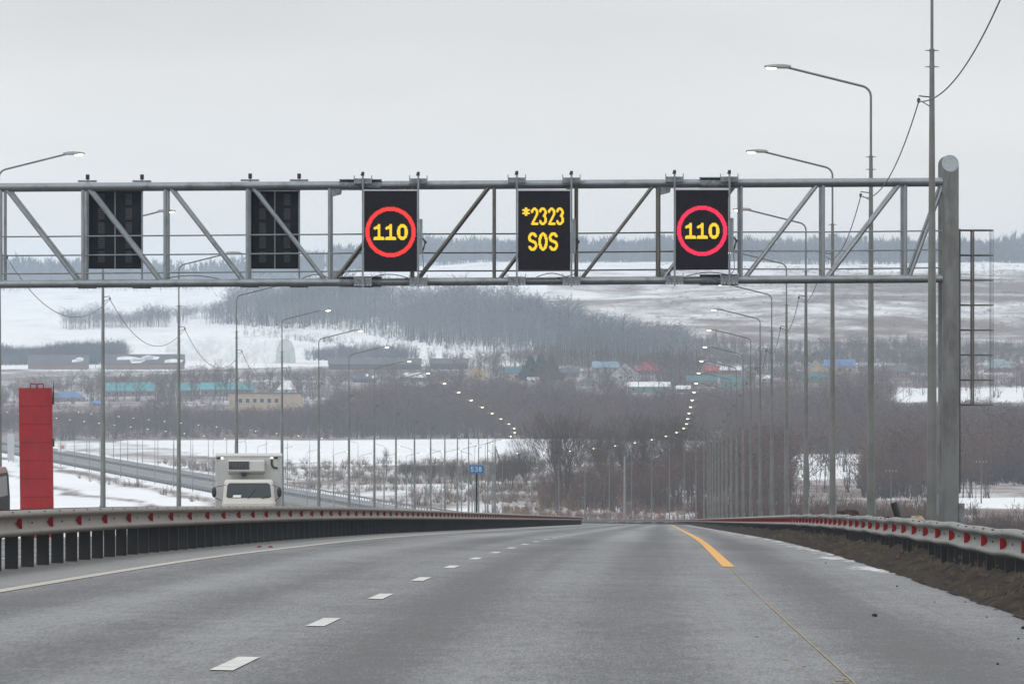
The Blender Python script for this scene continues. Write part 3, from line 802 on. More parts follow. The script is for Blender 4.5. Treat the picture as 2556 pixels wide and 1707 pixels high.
# ================================================================== street lamps
def make_lamp():
    t = thing('street_lamp', 'lamp', 'street lamp', (0, 0, 0), 0, 'street lamps along the motorway')
    mb = MB(); mb.tube([(0, 0, -.6), (0, 0, .3), (0, 0, 5), (0, 0, 9.75)], [.112, .108, .078, .046], 14); mb.obj('pole', M['pole'], t)
    mb = MB(); pts = [(0, 0, 9.6), (0, 0, 11.25)]
    for k in range(1, 8):
        a = math.radians(76*k/7); pts.append((-.28*(1-math.cos(a)), 0, 11.25+.28*math.sin(a)))
    ex, ez = pts[-1][0], pts[-1][2]
    pts.append((-2.2, 0, ez + (2.2+ex)*math.tan(math.radians(14))))
    mb.tube(pts, .030, 10); arm = mb.obj('arm', M['pole'], t)
    mb = MB()
    for z_ in (9.72, 9.4):
        mb.tube([(0, 0, z_-.025), (0, 0, z_+.025)], .055, 10); mb.tube([(-.13, 0, z_), (.13, 0, z_)], .010, 5)
    mb.obj('collar', M['pole'], arm)
    hx, hz = pts[-1][0], pts[-1][2]
    mb = MB()
    # flat wedge housing, thicker at the rear where it grips the arm
    def cs(x, zc, w, hh): return [(hx+x, -w/2, hz+zc), (hx+x, w/2, hz+zc), (hx+x, w/2*.8, hz+zc+hh), (hx+x, -w/2*.8, hz+zc+hh)]
    secs = [cs(.16, -.035, .12, .07), cs(.02, -.045, .20, .105), cs(-.16, -.04, .28, .11), cs(-.38, -.02, .28, .075), cs(-.52, -.012, .18, .04)]
    vs_ = [p for s_ in secs for p in s_]
    fs_ = [(0, 1, 2, 3), (16, 19, 18, 17)] + [(i_*4+j_, (i_+1)*4+j_, (i_+1)*4+(j_+1) % 4, i_*4+(j_+1) % 4) for i_ in range(4) for j_ in range(4)]
    mb.add(vs_, fs_, True); hs = mb.obj('luminaire', M['housing'], t)
    mb = MB(); mb.ellipsoid((hx-.33, 0, hz-.02), (.14, .11, .055), 12, 5, -1, .2); mb.obj('lens', M['lens'], hs)
    mb = MB(); mb.tube([(0, 0, 8.8), (-.26, 0, 8.83)], .014, 6); mb.tube([(0, 0, 8.6), (-.20, 0, 8.72)], .010, 5)
    mb.ellipsoid((-.26, 0, 8.74), (.035, .035, .06), 8, 5); mb.obj('cable_bracket', M['dark'], t)
    mb = MB(); mb.box((.07, -.06, .6), (.13, .06, 1.0)); mb.obj('inspection_hatch', M['galv'], t)
    return t
lamp0 = make_lamp(); used = [False]
ORD = ['first','second','third','fourth','fifth','sixth','seventh','eighth','ninth','tenth','eleventh','twelfth','thirteenth','fourteenth','fifteenth','sixteenth','seventeenth','eighteenth','nineteenth']
TENS = {20: ('twenty', 'twentieth'), 30: ('thirty', 'thirtieth'), 40: ('forty', 'fortieth'), 50: ('fifty', 'fiftieth')}
def ordinal(n):
    if n <= 19: return ORD[n-1]
    t_, o_ = n//10*10, n % 10
    return TENS[t_][1] if o_ == 0 else TENS[t_][0] + '-' + ORD[o_-1]
def place_lamp(z, o, side, label, group):
    p = P(z, o); p.z = float(El(z)) + .0
    rz = heading(z) + (math.pi if side < 0 else 0) + random.uniform(-.02, .02)
    if not used[0]:
        used[0] = True; lamp0.location = p; lamp0.rotation_euler = (0, 0, rz); lamp0['label'] = label; lamp0['group'] = group; return lamp0
    return copy_tree(lamp0, p, rz, label, group)
def along(z, d):                      # advance by arc length
    return z + d/math.sqrt(1 + float(Sl(z))**2)
random.seed(3)
RL = []; z = 94.0
while z < 2060: RL.append(z); z = along(z, 40)
LL = []; z = 215.0
while z < 2060: LL.append(z); z = along(z, 40)
for k, z in enumerate(RL):
    lab = 'lamp post standing nearest the camera on the right verge, beyond the frame' if k == 0 else (
        'thick lamp post rising out of the frame just in front of the right gantry leg' if k == 1 else
        '%s lit street lamp of the right hand row, counted from the gantry' % ordinal(k-1))
    place_lamp(z, 8.07, 1, lab, 'street lamps along the right shoulder')
for k, z in enumerate(LL):
    place_lamp(z, -18.25, -1, '%s lit street lamp of the left hand row, counted from the picture edge' % ordinal(k+1), 'street lamps along the far left shoulder')
# sagging cables between the nearest lamp posts
def cable(zs, o, side, n, rowname, sag):
    for k in range(n):
        a, b = zs[k], zs[k+1]
        pa, pb = P(a, o), P(b, o); pa.z = float(El(a))+8.72; pb.z = float(El(b))+8.72
        dx = -.26*side; pa.x += dx; pb.x += dx
        pts = []
        for q in range(21):
            f_ = q/20; p = pa.lerp(pb, f_); p.z -= sag*4*f_*(1-f_); pts.append(p - pa)
        mb = MB(); mb.tube(pts, .013, 5); ob = mb.obj('cable', M['cable']); ob.location = pa
        tag(ob, 'sagging grey cable along the %s row of lamps, %s span from the near end' % (rowname, ordinal(k+1)), 'cable', 'cables strung between lamp posts')
cable(RL, 8.07, 1, 7, 'right', .62); cable(LL, -18.25, -1, 6, 'left', 1.2)

# ================================================================== kilometre post on the median
kp = P(283, -5.0)
s = thing('kilometre_sign', 'small blue sign with white number 538 on a dark post above the median rail', 'sign', kp)
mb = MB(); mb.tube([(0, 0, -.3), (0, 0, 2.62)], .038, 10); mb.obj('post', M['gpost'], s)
mb = MB(); mb.box((-.30, -.05, 2.32), (.30, -.039, 2.66)); pl = mb.obj('plate', M['blue_sign'], s, .004)
PX_keep = PX; PX = .0125
xx = -.235
D538 = {'5': [[(1, 1), (.05, 1), (.0, .55), (.5, .62)] + arc(.45, .31, .55, .31, 70, -160)], '3': GLY['3'], '8': [arc(.5, .75, .45, .25, 0, 360, 20), arc(.5, .26, .5, .26, 0, 360, 20)]}
for ch in '538':
    m2 = MB(); runs(stroke(9, 17, D538[ch], 2.2), xx, 2.60, -.052, m2); m2.obj('digit', M['white'], pl); xx += .165
PX = PX_keep

# ================================================================== refrigerated truck coming the other way
tp = P(236, -11.62)
tr = thing('refrigerated_truck', 'dirty white box truck with roof chiller unit coming the other way', 'truck', tp, heading(236) + math.radians(3.4))
tr.scale = (1, 1, .945); W2 = 1.16; y0b = 1.55
mb = MB(); mb.box((-W2, y0b, .95), (W2, y0b+5.4, 2.80)); bx = mb.obj('cargo_box', M['truck_white'], tr, .02)
for sx in (-1, 1):
    mb = MB(); mb.box((sx*(W2-.05)-.035, y0b-.012, .96), (sx*(W2-.05)+.035, y0b-.002, 2.78)); mb.obj('corner_trim', M['alu'], bx)
mb = MB(); mb.box((-W2-.012, y0b-.02, 2.802), (W2+.012, y0b+5.42, 2.83)); mb.obj('roof_trim', M['truck_white'], bx)
mb = MB()
for q in range(6): mb.box((W2+.001, y0b+.3+.9*q, 1.0), (W2+.012, y0b+.34+.9*q, 2.78)); mb.box((-W2-.012, y0b+.3+.9*q, 1.0), (-W2-.001, y0b+.34+.9*q, 2.78))
mb.obj('side_rib', M['alu'], bx)
mb = MB(); mb.prismx([(y0b-.42, 2.27), (y0b-.004, 2.15), (y0b-.004, 2.68), (y0b-.36, 2.68), (y0b-.42, 2.62)], -.72, .55); ch_ = mb.obj('chiller_unit', M['truck_white'], tr, .015)
mb = MB(); mb.box((-.70, y0b-.432, 2.33), (.02, y0b-.421, 2.63)); gr = mb.obj('grille', M['dark'], ch_)
mb = MB()
for q in range(7): mb.box((-.69, y0b-.440, 2.348+.044*q), (.01, y0b-.433, 2.356+.044*q))
for q in range(7): mb.box((-.66+.107*q, y0b-.441, 2.335), (-.652+.107*q, y0b-.433, 2.625))
mb.obj('grille_bar', M['bracket'], gr)
mb = MB(); mb.box((-.25, y0b-.3, 2.07), (-.08, y0b-.004, 2.17)); mb.obj('drain', M['dark'], ch_)
mb = MB(); mb.tube([(.80, y0b-.03, 2.72), (.80, y0b-.05, 2.50), (.86, y0b-.05, 2.40), (1.0, y0b-.04, 2.38)], .035, 6); mb.obj('hose', M['dark'], tr)
for x_ in (-.93, .80):
    mb = MB(); mb.cbox((x_, y0b-.02, 2.74), (.07, .035, .06)); mb.obj('marker_lamp', M['marker'], tr)
    mb = MB(); mb.cbox((x_ + (-.13 if x_ < 0 else .14), y0b-.018, 2.74 if x_ < 0 else 2.75), (.13, .03, .07)); mb.obj('lamp_bracket', M['dark'], tr)
# cab: lofted from waist to roof so that the screen leans back
def loft(secs, mb):
    n = len(secs[0]); vs_ = [p for s_ in secs for p in s_]
    fs_ = [tuple(reversed(range(n))), tuple(range((len(secs)-1)*n, len(secs)*n))] + [(i_*n+j_, i_*n+(j_+1) % n, (i_+1)*n+(j_+1) % n, (i_+1)*n+j_) for i_ in range(len(secs)-1) for j_ in range(n)]
    mb.add(vs_, fs_, False)
def ring(w, yf, yb, z_, r=.14):
    return [(-w+r, yf, z_), (w-r, yf, z_), (w-.03, yf+r*.4, z_), (w, yf+r*1.2, z_), (w, yb, z_), (-w, yb, z_), (-w, yf+r*1.2, z_), (-w+.03, yf+r*.4, z_)]
mb = MB(); loft([ring(.90, -.08, 1.5, .50), ring(.93, -.12, 1.5, .75), ring(.93, -.10, 1.5, 1.10), ring(.90, .02, 1.5, 1.30), ring(.85, .32, 1.5, 1.88), ring(.79, .42, 1.48, 1.97)], mb)
cb = mb.obj('cab', M['cab_white'], tr, .03)
# windscreen just proud of the cab front
def scr(x_, t_, d=.012):
    y_ = .02 + (.32-.02)*t_ ; z_ = 1.30 + .58*t_; return (x_, y_-d, z_)
mb = MB(); bl = [(-.72, .02), (-.78, .10), (-.74, .84), (-.66, .95), (.66, .95), (.74, .84), (.78, .10), (.72, .02)]
mb.add([scr(*q) for q in bl] + [scr(q[0], q[1], -.01) for q in bl], [tuple(range(7, -1, -1)), tuple(range(8, 16))] + [(i_, (i_+1) % 8, (i_+1) % 8+8, i_+8) for i_ in range(8)])
ws = mb.obj('windscreen', M['glass'], tr)
mb = MB(); mb.add([scr(-.56, .05, .016), scr(-.28, .05, .016), scr(-.25, .20, .016), scr(-.53, .20, .016)], [(0, 1, 2, 3)]); mb.obj('paper_card', M['card'], ws)
for (xa, xb, tb) in ((-.02, .22, .55), (.45, .68, .10)):
    mb = MB(); mb.tube([scr(xa, -.02, .03), scr(xb, tb, .03)], .012, 5); mb.obj('wiper', M['dark'], ws)
for sx in (-1, 1):
    mb = MB(); mb.ellipsoid((sx*1.20 if sx < 0 else 1.06, -.05, 1.52), (.085, .07, .20), 12, 8); mr_ = mb.obj('mirror', M['dark'], tr)
    x_ = -1.20 if sx < 0 else 1.06
    mb = MB(); mb.tube([(x_, -.05, 1.70), (sx*.80, .25, 1.78)], .012, 5); mb.tube([(x_, -.05, 1.34), (sx*.92, .05, 1.20)], .014, 5); mb.obj('mirror_arm', M['dark'], mr_)
    mb = MB(); mb.box((sx*.70-.15, -.14, .72), (sx*.70+.15, -.10, .90)); mb.obj('headlamp', M['headlamp'], tr, .02)
    mb = MB(); mb.add([(sx*.905, .28, 1.28), (sx*.93, .95, 1.15), (sx*.83, .95, 1.78), (sx*.82, .48, 1.80)], [(0, 1, 2, 3)]); mb.obj('side_window', M['glass'], tr)
mb = MB(); mb.box((-.55, -.135, .78), (.55, -.115, 1.0)); mb.obj('radiator_grille', M['dark'], tr)
mb = MB(); mb.box((-.95, -.20, .42), (.95, .1, .66)); mb.obj('bumper', M['cab_white'], tr, .03)
mb = MB(); mb.box((-.26, -.21, .5), (.26, -.201, .61)); mb.obj('number_plate', M['white'], tr)
mb = MB(); mb.box((-.45, .2, .55), (.45, y0b+5.2, .85)); mb.obj('chassis', M['dark'], tr)
def wheel(parent, x_, y_, r_, w_):
    mb = MB(); mb.tube([(x_-w_/2, y_, r_), (x_+w_/2, y_, r_)], r_, 20); wl = mb.obj('wheel', M['rubber'], parent)
    mb = MB(); mb.tube([(x_-w_/2-.004, y_, r_), (x_+w_/2+.004, y_, r_)], r_*.55, 14); mb.obj('rim', M['alu'], wl)
for sx in (-1, 1):
    wheel(tr, sx*.80, .75, .39, .22); wheel(tr, sx*.74, 5.2, .39, .42)

# ================================================================== red-brown van cut by the left edge
vp = P(170, -14.92)
van = thing('van', 'dark van with red brown roof cut off by the left picture edge', 'van', vp, heading(170))
mb = MB(); loft([ring(.92, -.05, 4.4, .30, .1), ring(.94, -.10, 4.4, .62, .1), ring(.94, -.06, 4.4, 1.0, .1), ring(.90, .22, 4.4, 1.62, .1)], mb)
mb.obj('body', M['van_paint'], van, .03)
mb = MB(); loft([ring(.90, .22, 4.4, 1.622, .1), ring(.84, .30, 4.35, 1.78, .1)], mb); mb.obj('roof', M['van_roof'], van, .03)
def vs2(x_, t_, d=.014): return (x_, -.06+.28*t_-d, 1.0+.62*t_+d*.4)
mb = MB(); bl = [(-.86, .03), (-.82, .95), (.82, .95), (.86, .03)]
mb.add([vs2(*q) for q in bl]+[vs2(q[0], q[1], -.01) for q in bl], [(3, 2, 1, 0), (4, 5, 6, 7)]+[(i_, (i_+1) % 4, (i_+1) % 4+4, i_+4) for i_ in range(4)]); mb.obj('windscreen', M['glass'], van)
for sx in (-1, 1):
    mb = MB(); mb.box((sx*.66-.16, -.11, .62), (sx*.66+.16, .02, .78)); mb.obj('headlamp', M['headlamp'], van, .03)
    mb = MB(); mb.ellipsoid((sx*1.02, .05, 1.12), (.06, .06, .12), 10, 6); mb.obj('mirror', M['dark'], van)
    mb = MB(); mb.add([(sx*.938, .45, 1.06), (sx*.938, 3.8, 1.06), (sx*.908, 3.8, 1.56), (sx*.908, .55, 1.56)], [(0, 1, 2, 3)]); mb.obj('side_window', M['glass'], van)
    wheel(van, sx*.80, .75, .33, .2); wheel(van, sx*.80, 3.5, .33, .2)
mb = MB(); mb.box((-.6, -.12, .36), (.6, -.05, .56)); mb.obj('grille', M['dark'], van)

# ================================================================== tall red pylon
PZ = 330.; c = at(98, 0, PZ); gz = Gf(c.x, PZ)
py_ = thing('red_pylon', 'tall red panelled metal pylon with lifting loops on its top', 'pylon', (c.x, PZ, gz))
ht = at(0, 968, PZ).z - gz; hw = .80
npan = 9
for q in range(npan):
    a, b = ht*q/npan, ht*(q+1)/npan; sh = lambda z_: -.10 + (-.10)*(z_/ht)
    mb = MB(); d_ = .02 if q < npan-1 else 0
    mb.hexa([(-hw+sh(a), 0, a), (hw+sh(a), 0, a), (hw+sh(a), .45, a), (-hw+sh(a), .45, a), (-hw+sh(b-d_), 0, b-d_), (hw+sh(b-d_), 0, b-d_), (hw+sh(b-d_), .45, b-d_), (-hw+sh(b-d_), .45, b-d_)])
    mb.obj('panel', M['red_metal'], py_)
mb = MB(); mb.hexa([(-hw-.085, .02, 0), (hw-.115, .02, 0), (hw-.115, .42, 0), (-hw-.085, .42, 0), (-hw-.185, .02, ht-.03), (hw-.215, .02, ht-.03), (hw-.215, .42, ht-.03), (-hw-.185, .42, ht-.03)]); mb.obj('core', M['dark_red'], py_)
for x_ in (-.30, .05):
    mb = MB(); mb.tube([(x_-.14, .2, ht-.02), (x_-.14, .2, ht+.19), (x_+.14, .2, ht+.19), (x_+.14, .2, ht-.02)], .035, 6); mb.obj('lifting_loop', M['red_metal'], py_)
mb = MB(); mb.tube([(hw-.14, .2, ht-.8), (hw-.11, .2, ht+.3)], [.06, .015], 6); mb.obj('aerial', M['dark'], py_)
mb = MB(); mb.box((hw-.17, .1, ht*.64), (hw-.08, .3, ht*.69)); mb.obj('lamp_bracket', M['dark'], py_)

# ================================================================== rocks and rubbish
def rock(name, z, o, r, m, label, cat, squash=.7, h=0, parent=None):
    random.seed(int(z*37+o*91)); mb = MB(); n, k = 8, 5; vs_ = []
    for i_ in range(k+1):
        th = math.pi*i_/k
        for j_ in range(n):
            q = 2*math.pi*j_/n; rr = r*(.75+.5*random.random())
            vs_.append((rr*math.sin(th)*math.cos(q), rr*math.sin(th)*math.sin(q), squash*(r*.8 - rr*math.cos(th)*.9)))
    mb.add(vs_, [(i_*n+j_, i_*n+(j_+1) % n, (i_+1)*n+(j_+1) % n, (i_+1)*n+j_) for i_ in range(k) for j_ in range(n)])
    ob = mb.obj(name, m); ob.location = P(z, o, h); return tag(ob, label, cat)
def px_to_road(xs, ys):
    for z_ in np.arange(30, 200, .1):
        if CY - F*float(El(z_) - .015*3)/z_ <= ys: break
    return float(z_), (xs-CX)*float(z_)/F - float(Xd(z_))
for (xs, ys, r_, lab) in ((2183, 1531, .058, 'largest dark stone lying alone on the right shoulder'),
                      (2238, 1455, .032, 'small dark stone on the shoulder near the patch of slush'),
                      (2488, 1647, .026, 'small dark stone lowest on the right, near the bottom corner'),
                      (2332, 1493, .020, 'tiny dark stone left of a similar one below the guardrail'),
                      (2408, 1492, .022, 'tiny dark stone right of a similar one below the guardrail'),
                      (2061, 1399, .030, 'small dark stone at the near end of the slush patch'),
                      (2461, 1529, .022, 'small dark stone in the group at the far right of the shoulder'),
                      (2553, 1556, .05, 'dark clod at the right picture edge'),
                      (2540, 1582, .022, 'small dark stone under the clod at the right picture edge')):
    z_, o_ = px_to_road(xs, ys)
    rock('stone', z_, o_, r_*.42, M['stone'], lab, 'stone')
rock('earth_mound', 232, 9.0, .58, M['earth'], 'dark earth mound behind the right guardrail between lamp posts', 'mound', .7, .25)
rock('earth_mound', 205, 9.5, .62, M['earth'], 'lower dark earth mound behind the right guardrail near the gantry', 'mound', .4, .25)
M['sand'] = mat('pale_sand', (.33, .26, .18), .95, 0, .3, 4, bump=.4)
rock('sand_heap', 172, 9.15, .22, M['sand'], 'small pale sand heap behind the guardrail beside the leaning pipe', 'sand heap', .9, .38)
pb = P(165, 8.55); mb = MB(); mb.tube([(.28, 0, -.5), (-.20, 0, 1.02)], .085, 12); ob = mb.obj('pipe', M['dark']); ob.location = pb
tag(ob, 'black pipe leaning behind the right guardrail', 'pipe')
z_, o_ = px_to_road(975, 1334)
random.seed(5)
for k, (dx, lab) in enumerate(((-.10, 'left piece of broken red reflector on the white edge line'), (.09, 'right piece of broken red reflector on the white edge line'))):
    mb = MB(); mb.prism([(-.045, 0), (.045, 0), (.03, .02), (0, .028), (-.035, .012)], -.02, .02); ob = mb.obj('broken_reflector', M['refl'])
    p = P(117, -4.05 + dx, .006); ob.location = p; ob.rotation_euler = (0, 0, .5*k); tag(ob, lab, 'debris')

# ================================================================== village on the far slope
def solve(xs, ys, z0=2280., z1=3650.):
    """distance at which the ground at photo column xs shows at photo row ys"""
    zs = np.arange(z0, z1, 4.0); xx = (xs-CX)*zs/F
    yy = CY - F*G(xx, zs)/zs
    k = np.where(yy <= ys)[0]
    return float(zs[k[0]]) if len(k) else z1
WIN = []                                        # screen windows that tree sampling should keep open: x0,x1,y0,y1,Zmax
def hm(name, col, **k): return mat(name, col, .75, 0, .12, .25, dirt=(.16, .15, .14), dirt_amt=.35, dirt_scale=.2, **k)
HM_ = {'cyan': hm('cyan_roof', (.07, .29, .32)), 'blue': hm('blue_roof', (.09, .18, .36)), 'teal': hm('teal_roof', (.05, .13, .14)), 'red': hm('red_roof', (.42, .06, .065)),
       'grey': hm('grey_slate_roof', (.085, .09, .10)), 'snow': hm('snow_covered_roof', (.76, .78, .80)), 'paleblue': hm('pale_blue_roof', (.20, .29, .37)), 'paleteal': hm('pale_teal_roof', (.20, .29, .30)),
       'beige': hm('beige_brick_wall', (.46, .35, .23)), 'yellow': hm('yellow_timber_wall', (.48, .34, .15)), 'whitew': hm('white_wall', (.50, .51, .52)), 'brown': hm('brown_log_wall', (.20, .14, .11)),
       'darkw': hm('dark_timber_wall', (.09, .085, .085)), 'greyw': hm('grey_block_wall', (.30, .29, .28)), 'greenw': hm('green_wall', (.12, .24, .20))}
def house(name, label, x0, x1, ytop, ybase, wall, roof, orient='side', wallfrac=.5, windows=3, depth=7., snow=0, dz=0., cat='house'):
    xs = (x0+x1)/2; Z = solve(xs, ybase) + dz
    k = Z/F; w = (x1-x0)*k; h = (ybase-ytop)*k
    X = (xs-CX)*k; zg = (CY-ybase)*Z/F
    t = thing(name, label, cat, (X, Z, zg), 0, 'village buildings on the far slope')
    hw = h*wallfrac
    hwx = w/2
    mb = MB()
    if orient == 'gable':
        mb.prism([(-hwx, -2), (hwx, -2), (hwx, hw), (0, h-.15), (-hwx, hw)], 0, depth)
    else:
        mb.box((-hwx, 0, -2), (hwx, depth, hw))
    wl = mb.obj('wall', HM_[wall], t)
    if orient == 'gable':
        e_ = .35; sl = (h-hw)/hwx; q = []
        mb = MB()
        for sx in (-1, 1):
            a = (sx*(hwx+e_), hw-e_*sl); b = (0, h); n_ = .22
            mb.hexa([(a[0], -.4, a[1]), (b[0], -.4, b[1]), (b[0], depth+.4, b[1]), (a[0], depth+.4, a[1]), (a[0], -.4, a[1]+n_), (b[0], -.4, b[1]+n_), (b[0], depth+.4, b[1]+n_), (a[0], depth+.4, a[1]+n_)])
        rf = mb.obj('roof', HM_[roof], t)
    elif orient == 'flat':
        mb = MB(); mb.box((-hwx-.2, -.2, hw), (hwx+.2, depth+.2, hw+.45)); rf = mb.obj('roof', HM_[roof], t)
    elif orient == 'hip':
        mb = MB(); e_ = .4; r_ = hwx*.35
        vs_ = [(-hwx-e_, -e_, hw), (hwx+e_, -e_, hw), (hwx+e_, depth+e_, hw), (-hwx-e_, depth+e_, hw), (-r_, depth/2, h), (r_, depth/2, h)]
        mb.add(vs_, [(0, 1, 5, 4), (1, 2, 5), (2, 3, 4, 5), (3, 0, 4), (3, 2, 1, 0)]); rf = mb.obj('roof', HM_[roof], t)
    else:
        mb = MB(); e_ = .4
        vs_ = [(-hwx-e_, -e_, hw), (hwx+e_, -e_, hw), (hwx+e_, depth+e_, hw), (-hwx-e_, depth+e_, hw), (-hwx-e_, depth/2, h), (hwx+e_, depth/2, h)]
        mb.add(vs_, [(0, 1, 5, 4), (1, 2, 5), (2, 3, 4, 5), (3, 0, 4), (3, 2, 1, 0)]); rf = mb.obj('roof', HM_[roof], t)
    if snow:
        random.seed(int(x0)); 
        for q in range(snow):
            a = random.uniform(-.8, .6)*hwx; l = random.uniform(.2, .5)*hwx; t0 = random.uniform(.05, .4); t1 = t0+random.uniform(.2, .45)
            f_ = lambda x_, tt: (x_, -.4+(depth/2+.4)*tt-.05, hw+(h-hw)*tt+.05)
            mb = MB(); mb.add([f_(a, t0), f_(a+l, t0+.05), f_(a+l*1.1, t1), f_(a+l*.5, t1+.12), f_(a+.1, t1)], [(0, 1, 2, 3, 4)]); mb.obj('snow_patch', HM_['snow'], rf)
    if orient != 'flat' and roof not in ('snow',) and w < 22:
        mb = MB(); mb.box((.15*w, depth*.5-.3, h-.5), (.15*w+.55, depth*.5+.3, h+.8)); mb.obj('chimney', HM_['brown'], rf)
    for q in range(windows):
        xw = -hwx + w*(q+.5+ (0 if windows < 6 else 0))/windows; ww = min(1.1, w/windows*.42)
        if orient == 'gable': xw *= .6
        z0_, z1_ = hw*.38, hw*.80
        mb = MB(); mb.box((xw-ww/2-.08, -.06, z0_-.08), (xw+ww/2+.08, -.002, z1_+.08)); fr = mb.obj('window', HM_['whitew'], t)
        mb = MB(); mb.box((xw-ww/2, -.075, z0_), (xw+ww/2, -.061, z1_)); mb.obj('pane', M['glass'], fr)
    WIN.append((x0/1.08859-2, x1/1.08859+2, ytop/1.08859, (ybase-.25*(ybase-ytop))/1.08859, Z))
    return t
house('cow_shed', 'long dark roofed cow shed at the left, half hidden by lamp post and trees', 70, 218, 886, 923, 'brown', 'grey', 'side', .38, 0, 12, 2, cat='shed')
house('cow_shed', 'long dark roofed cow shed with snow patches below the white hangar', 262, 458, 884, 923, 'brown', 'grey', 'side', .38, 0, 12, 6, cat='shed')
house('farm_building', 'long building with bright cyan roof right of the left lamp post', 262, 384, 955, 990, 'brown', 'cyan', 'side', .42, 6, 9)
house('farm_building', 'short cyan roofed building in the middle of a cyan row', 440, 495, 958, 990, 'brown', 'cyan', 'side', .5, 3, 9)
house('farm_building', 'cyan roofed building above the beige block, half behind bare trees', 502, 630, 955, 990, 'brown', 'cyan', 'side', .5, 5, 9)
house('house', 'blue roofed house just right of the red pylon top', 130, 210, 977, 1004, 'brown', 'blue', 'hip', .42, 3, 8)
house('house', 'little blue roofed shed below and right of the blue roofed house', 232, 258, 1000, 1014, 'brown', 'blue', 'side', .5, 1, 5)
house('brick_block', 'flat roofed beige block with a row of dark windows', 571, 752, 978, 1026, 'beige', 'grey', 'flat', .90, 0, 9)
blk = bpy.context.scene.objects[-1] if False else [o for o in COL.objects if o.get('label', '').startswith('flat roofed beige block')][0]
Zb = blk.location.y; kb = Zb/F
for xs_ in (600, 618, 636, 654, 672, 690):
    x_ = (xs_-CX)*kb - blk.location.x
    mb = MB(); mb.box((x_-.95, -.10, 3.2), (x_+.95, -.002, 5.1)); fr = mb.obj('window', HM_['whitew'], blk)
    mb = MB(); mb.box((x_-.75, -.125, 3.35), (x_+.75, -.101, 4.95)); mb.obj('pane', M['glass'], fr)
house('house', 'pale snowy roofed house behind the right end of the beige block', 692, 738, 950, 982, 'whitew', 'snow', 'hip', .3, 1, 7)
house('long_barn', 'very long dark barn under the hillside forest', 820, 1050, 894, 922, 'darkw', 'grey', 'side', .45, 0, 12, cat='barn')
house('long_barn', 'shorter dark barn right of the very long one', 1073, 1168, 894, 922, 'darkw', 'grey', 'side', .5, 0, 12, cat='barn')
house('house', 'small yellow timber house with steep gable facing the road', 1171, 1214, 909, 946, 'yellow', 'snow', 'gable', .35, 2, 8)
house('house', 'teal roofed house right of the yellow gable house', 1258, 1318, 917, 948, 'beige', 'teal', 'side', .45, 3, 8)
house('house', 'tiny whitewashed hut below the dark conifers', 1318, 1344, 941, 959, 'whitew', 'snow', 'side', .6, 1, 5)
house('house', 'low house with pale blue roof left of the red roof', 1480, 1545, 902, 930, 'greyw', 'paleblue', 'side', .45, 3, 8)
house('house', 'dark roofed house with steep white gable below the pale blue roof', 1522, 1600, 905, 950, 'whitew', 'grey', 'gable', .30, 2, 9)
house('house', 'house with large bright red roof', 1583, 1655, 903, 936, 'brown', 'red', 'hip', .35, 3, 8)
house('house', 'house with dark blue wall and snow on its roof, below the red roof', 1568, 1672, 953, 980, 'greenw', 'snow', 'side', .55, 4, 8)
house('house', 'small dull red roofed house behind the row of lamps', 1756, 1796, 913, 934, 'brown', 'red', 'side', .4, 2, 7)
house('house', 'snowy roofed house beside the small dull red roof', 1798, 1850, 914, 934, 'brown', 'snow', 'side', .5, 2, 7)
house('house', 'dark teal roofed house under the small dull red roof', 1715, 1790, 937, 965, 'brown', 'teal', 'side', .5, 3, 8)
house('house', 'green walled house behind the bundle of lamp posts', 1800, 1868, 938, 972, 'greenw', 'teal', 'side', .5, 3, 8)
house('house', 'house with blue roof between two right hand lamp posts', 2060, 2134, 897, 934, 'beige', 'blue', 'side', .5, 3, 9)
house('house', 'pale yellow gable left of the blue roof on the right', 2015, 2062, 899, 940, 'beige', 'paleblue', 'gable', .4, 2, 9)
house('house', 'teal shed roof under the pale yellow gable', 2000, 2066, 928, 956, 'greenw', 'teal', 'side', .5, 2, 7)
house('house', 'pale teal roofed house at the far right beyond the ladder', 2458, 2532, 896, 930, 'brown', 'paleteal', 'hip', .35, 3, 8)
house('house', 'small grey roofed house left of the yellow gable house', 1095, 1140, 926, 950, 'brown', 'grey', 'side', .5, 2, 7)
house('house', 'snow roofed cottage between the long barn and the yellow gable', 1010, 1062, 930, 952, 'brown', 'snow', 'side', .45, 2, 7)
house('house', 'dark cottage with snow patch under the very long barn', 880, 940, 932, 956, 'darkw', 'grey', 'hip', .4, 2, 7, 2)
house('house', 'brown cottage right of the conifers with a grey roof', 1400, 1446, 918, 942, 'brown', 'grey', 'side', .5, 2, 7)
house('house', 'low grey cottage left of the dark roofed gable house', 1440, 1492, 944, 966, 'greyw', 'grey', 'hip', .4, 2, 7)
house('house', 'snow roofed hut right of the house with snow on its roof', 1690, 1722, 962, 980, 'darkw', 'snow', 'side', .5, 1, 5)
house('house', 'grey cottage between two lamp posts left of the pale yellow gable', 1925, 1985, 916, 942, 'brown', 'grey', 'side', .5, 3, 7)
house('house', 'small snow roofed hut between right hand lamp posts', 1890, 1925, 936, 954, 'whitew', 'snow', 'side', .5, 1, 5)
house('house', 'brown house left of the gantry leg among grey scrub', 2210, 2272, 912, 942, 'brown', 'grey', 'side', .5, 3, 8)
